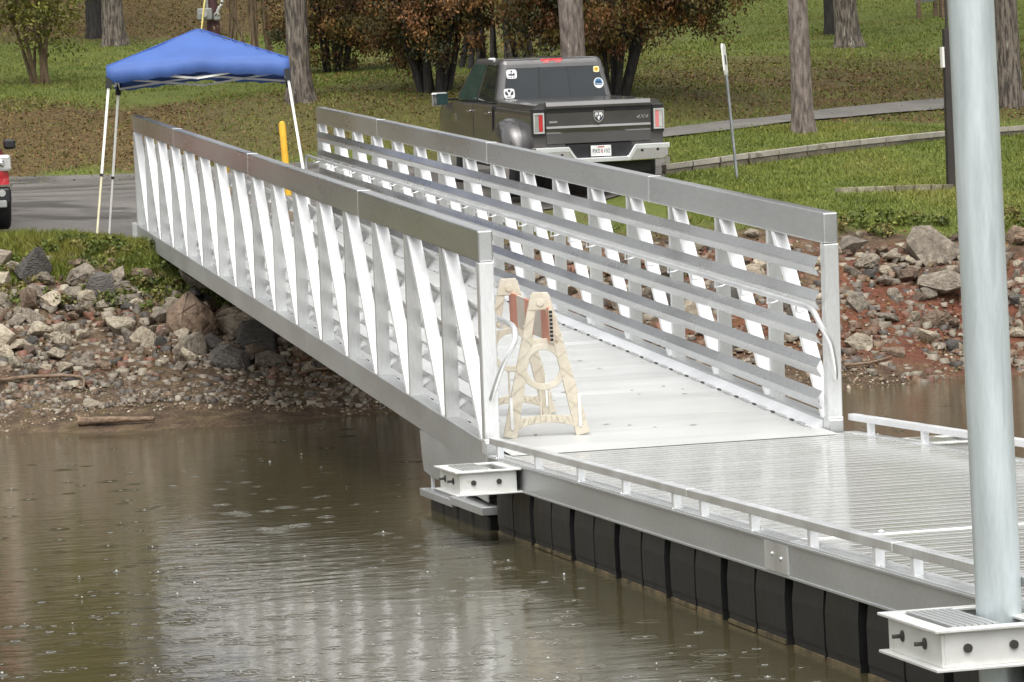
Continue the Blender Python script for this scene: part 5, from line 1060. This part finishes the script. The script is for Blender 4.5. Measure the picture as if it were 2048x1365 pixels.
# driftwood
def wood(name, label, P, r, cat):
    m = MB(); m.tube(catmull(P, 5), np.linspace(r, r * 0.45, (len(P) - 1) * 5 + 1) * (1 + 0.12 * rng.normal(size=(len(P) - 1) * 5 + 1)), 9); return tag(m.obj(name, WOODM, smooth=50), label, cat)
def gp(px, py, lift=0.03): P, d = hit(px, py); return np.array([P[0], P[1], gz(P[0], P[1]) + lift])
wood('driftwood_log', 'short split driftwood log lying at the waterline on the left', [gp(160, 853, 0.05), gp(220, 852, 0.06), gp(310, 848, 0.05)], 0.055, 'log')
wood('driftwood_branch', 'thin dead branch lying across the stones above the left waterline', [gp(0, 778, 0.09), gp(70, 772, 0.10), gp(160, 770, 0.08), gp(168, 785, 0.05)], 0.028, 'branch')
wood('driftwood_branch', 'straight brown stick on the shore right of the gangway post', [gp(1688, 742, 0.05), gp(1740, 738, 0.07), gp(1785, 724, 0.06)], 0.022, 'branch')
wood('driftwood_branch', 'dark stick floating at the shore edge under the gangway', [gp(600, 758, 0.05), gp(640, 752, 0.07), gp(672, 748, 0.05)], 0.020, 'branch')

# ------------------------------------------------------------------ grass, weeds, fallen leaves
def blades(n, sampler, h0, h1, wd, pal, keep, name, label, lay=0.5):
    xy = sampler(n); gr_, li_, cl_, sh_, px_, d_ = cover(xy[:, 0], xy[:, 1]); k = rng.random(len(xy)) < keep(gr_, li_, d_, px_, xy); xy = xy[k]; n = len(xy)
    z = ground(xy[:, 0], xy[:, 1]); h = (h0 + (h1 - h0) * rng.random(n)) * (0.5 + vnoise(xy[:, 0] * 1.7, xy[:, 1] * 1.7, 21)); t = rng.random(n) * 6.28; b = np.stack([np.cos(t), np.sin(t), np.zeros(n)], -1) * wd
    p = np.stack([xy[:, 0], xy[:, 1], z - 0.01], -1); tip = p + np.stack([rng.normal(size=n) * h * lay, rng.normal(size=n) * h * lay, h], -1)
    V = np.stack([p - b, p + b, tip], 1).reshape(-1, 3); pal = np.array(pal); q = np.clip(vnoise(xy[:, 0] * 0.7, xy[:, 1] * 0.7, 33) * 1.6 - 0.3 + rng.normal(size=n) * 0.18, 0, 0.999) * (len(pal) - 1)
    i = q.astype(int); f = (q - i)[:, None]; C = (pal[i] * (1 - f) + pal[np.minimum(i + 1, len(pal) - 1)] * f) * (0.7 + 0.6 * rng.random((n, 1)))
    return tag(link(name, raw_mesh(name, V, np.arange(3 * n).reshape(n, 3), GRASSM, C)), label, kind='stuff')
GP = [(0.088, 0.118, 0.018), (0.125, 0.162, 0.022), (0.175, 0.195, 0.030), (0.23, 0.215, 0.048)]
PC = np.array([(hit(*a)[0][:2] + hit(*b)[0][:2]) / 2 for a, b in zip(pa, pb)]); PCd = np.array([bez(list(PC))(t) for t in np.linspace(0, 1, 160)])
def near_path(xy, r=0.62):
    out = np.zeros(len(xy), bool)
    for q in PCd: out |= ((xy - q) ** 2).sum(1) < r * r
    return out
def on_road(xy, d_, px_): return ((px_ < 1345) & (d_ > 45.8) & (d_ < 58.2))
blades(90000, bank_pts(-120, 900, 43.2, 46.0), 0.05, 0.16, 0.009, GP, lambda g_, l_, d_, p_, xy: np.clip(g_ * 1.1, 0, 1) * (~on_road(xy, d_, p_)) * (xy[:, 1] < 23.6), 'grass', 'lush green grass and weeds on the left bank')
blades(120000, bank_pts(1000, 2250, 44.4, 58.0), 0.025, 0.075, 0.009, GP, lambda g_, l_, d_, p_, xy: g_ * (~near_path(xy)) * (~on_road(xy, d_, p_)), 'grass', 'bright green lawn right of the truck')
blades(190000, bank_pts(-150, 2250, 57.5, 96.0), 0.025, 0.07, 0.013, GP[:3] + [(0.16, 0.15, 0.04)], lambda g_, l_, d_, p_, xy: np.clip(0.42 + g_, 0, 1) * (~near_path(xy)) * (0.4 + 0.6 * (d_ > 59)), 'grass', 'thin park grass on the upper slope')
def leaves(n, sampler, size, pal, keep, name, label, lift=0.015):
    xy = sampler(n); gr_, li_, cl_, sh_, px_, d_ = cover(xy[:, 0], xy[:, 1]); k = rng.random(len(xy)) < keep(gr_, li_, d_, px_, xy); xy = xy[k]; n = len(xy)
    p = np.stack([xy[:, 0], xy[:, 1], ground(xy[:, 0], xy[:, 1]) + lift + 0.03 * rng.random(n)], -1); a = rng.normal(size=(n, 3)); a[:, 2] *= 0.55; a /= np.linalg.norm(a, axis=1, keepdims=True); b = np.cross(a, np.array([0, 0, 1.0]) + 0.6 * rng.normal(size=(n, 3))); b /= np.linalg.norm(b, axis=1, keepdims=True)
    s = size * (0.5 + rng.random((n, 1))); a *= s; b *= s * 0.55; V = np.stack([p - a, p + b, p + a, p - b], 1).reshape(-1, 3); pal = np.array(pal); C = pal[rng.integers(len(pal), size=n)] * (0.6 + 0.8 * rng.random((n, 1)))
    return tag(link(name, raw_mesh(name, V, np.arange(4 * n).reshape(n, 4), LEAF, C)), label, kind='stuff')
LP = [(0.185, 0.108, 0.034), (0.15, 0.088, 0.030), (0.21, 0.13, 0.042), (0.12, 0.075, 0.028), (0.22, 0.155, 0.06), (0.15, 0.072, 0.028), (0.10, 0.085, 0.025)]
leaves(170000, bank_pts(-150, 2250, 57.8, 97), 0.026, LP, lambda g_, l_, d_, p_, xy: np.clip(0.02 + l_ * 0.7, 0, 1) * (~(near_path(xy) & (rng.random(len(xy)) < 0.97))), 'fallen_leaves', 'brown fallen leaves and pine straw on the slope')
leaves(9000, bank_pts(-150, 2250, 41.0, 46.5), 0.03, LP + [(0.20, 0.06, 0.03)], lambda g_, l_, d_, p_, xy: 0.5 * (1 - 0.6 * g_), 'fallen_leaves', 'scattered leaf litter among the bank rocks')
# broad-leaved weeds on the left bank and a few on the right crest
cen, rad, col = [], [], []
for k in range(330):
    if k < 270: px, d = random.uniform(-60, 480), random.uniform(43.1, 45.2)
    else: px, d = random.uniform(1640, 2100), random.uniform(45.0, 46.2)
    x, y = plan(px, d)
    if vnoise(np.array([x * 1.5]), np.array([y * 1.5]), 41)[0] < 0.42: continue
    cen.append((x, y, gz(x, y) + random.uniform(0.03, 0.12))); rad.append(random.uniform(0.07, 0.17)); col.append(random.choice([(0.10, 0.13, 0.022), (0.13, 0.165, 0.028), (0.18, 0.195, 0.04), (0.19, 0.16, 0.05), (0.10, 0.125, 0.03)]))
tag(link('weeds', leaf_mesh('weeds', cen, rad, 60, 0.032, col, LEAF, 0.0, 0.7)), 'low broad leaved weeds spilling over the bank rocks', kind='stuff')

# ------------------------------------------------------------------ rain on the water
V, F = [], []
def ring(x, y, r, hgt, n=14):
    k0 = len(V)
    for j in range(n):
        t = 2 * math.pi * j / n
        for (q, z) in ((r - 5 * hgt, 0.0003), (r, hgt), (r + 5 * hgt, 0.0003)): V.append((x + q * math.cos(t), y + q * math.sin(t), WZ + z))
    for j in range(n):
        j2 = (j + 1) % n
        for q in range(2): F.append((k0 + j * 3 + q, k0 + j2 * 3 + q, k0 + j2 * 3 + q + 1, k0 + j * 3 + q + 1))
dm = MB(); kk = 0
while kk < 620:
    px, py = random.uniform(-60, 2100), 800 + 600 * random.random() ** 0.8
    P = on_z(px, py, WZ); x, y = P[0], P[1]
    if gz(x, y) > WZ - 0.03 or (-0.15 < x < 2.95 and y < 2.6) or y < -14: continue
    kk += 1; r = random.uniform(0.02, 0.075); ring(x, y, r, r * 0.045)
    if random.random() < 0.30: ring(x, y, r * 1.8, r * 0.03)
    if random.random() < 0.6:                                 # low splash crown
        rc = random.uniform(0.006, 0.026); hc = random.uniform(0.0015, 0.004); ns = 9
        dm.loft([[(x + (rc + o) * math.cos(2 * math.pi * j / ns), y + (rc + o) * math.sin(2 * math.pi * j / ns), WZ + z_) for j in range(ns)] for o, z_ in ((0.0, 0.0), (0.002, hc), (-0.006, hc * 1.1))], cap=False)
    if random.random() < 0.12: rr = random.uniform(0.003, 0.008); dm.ball((x, y, WZ + random.uniform(0.003, 0.018)), (rr, rr, rr * random.uniform(0.8, 1.2)), 6, 4)
tag(link('rain_ripples', raw_mesh('rain_ripples', V, F, WATER, smooth=True)), 'rings and ripples where raindrops strike the lake', kind='stuff')
tag(dm.obj('rain_splashes', mat('splash_drop', (0.55, 0.55, 0.52), 0.15, 0, spec=0.8), smooth=60), 'bright droplets thrown up by rain on the lake', kind='stuff')
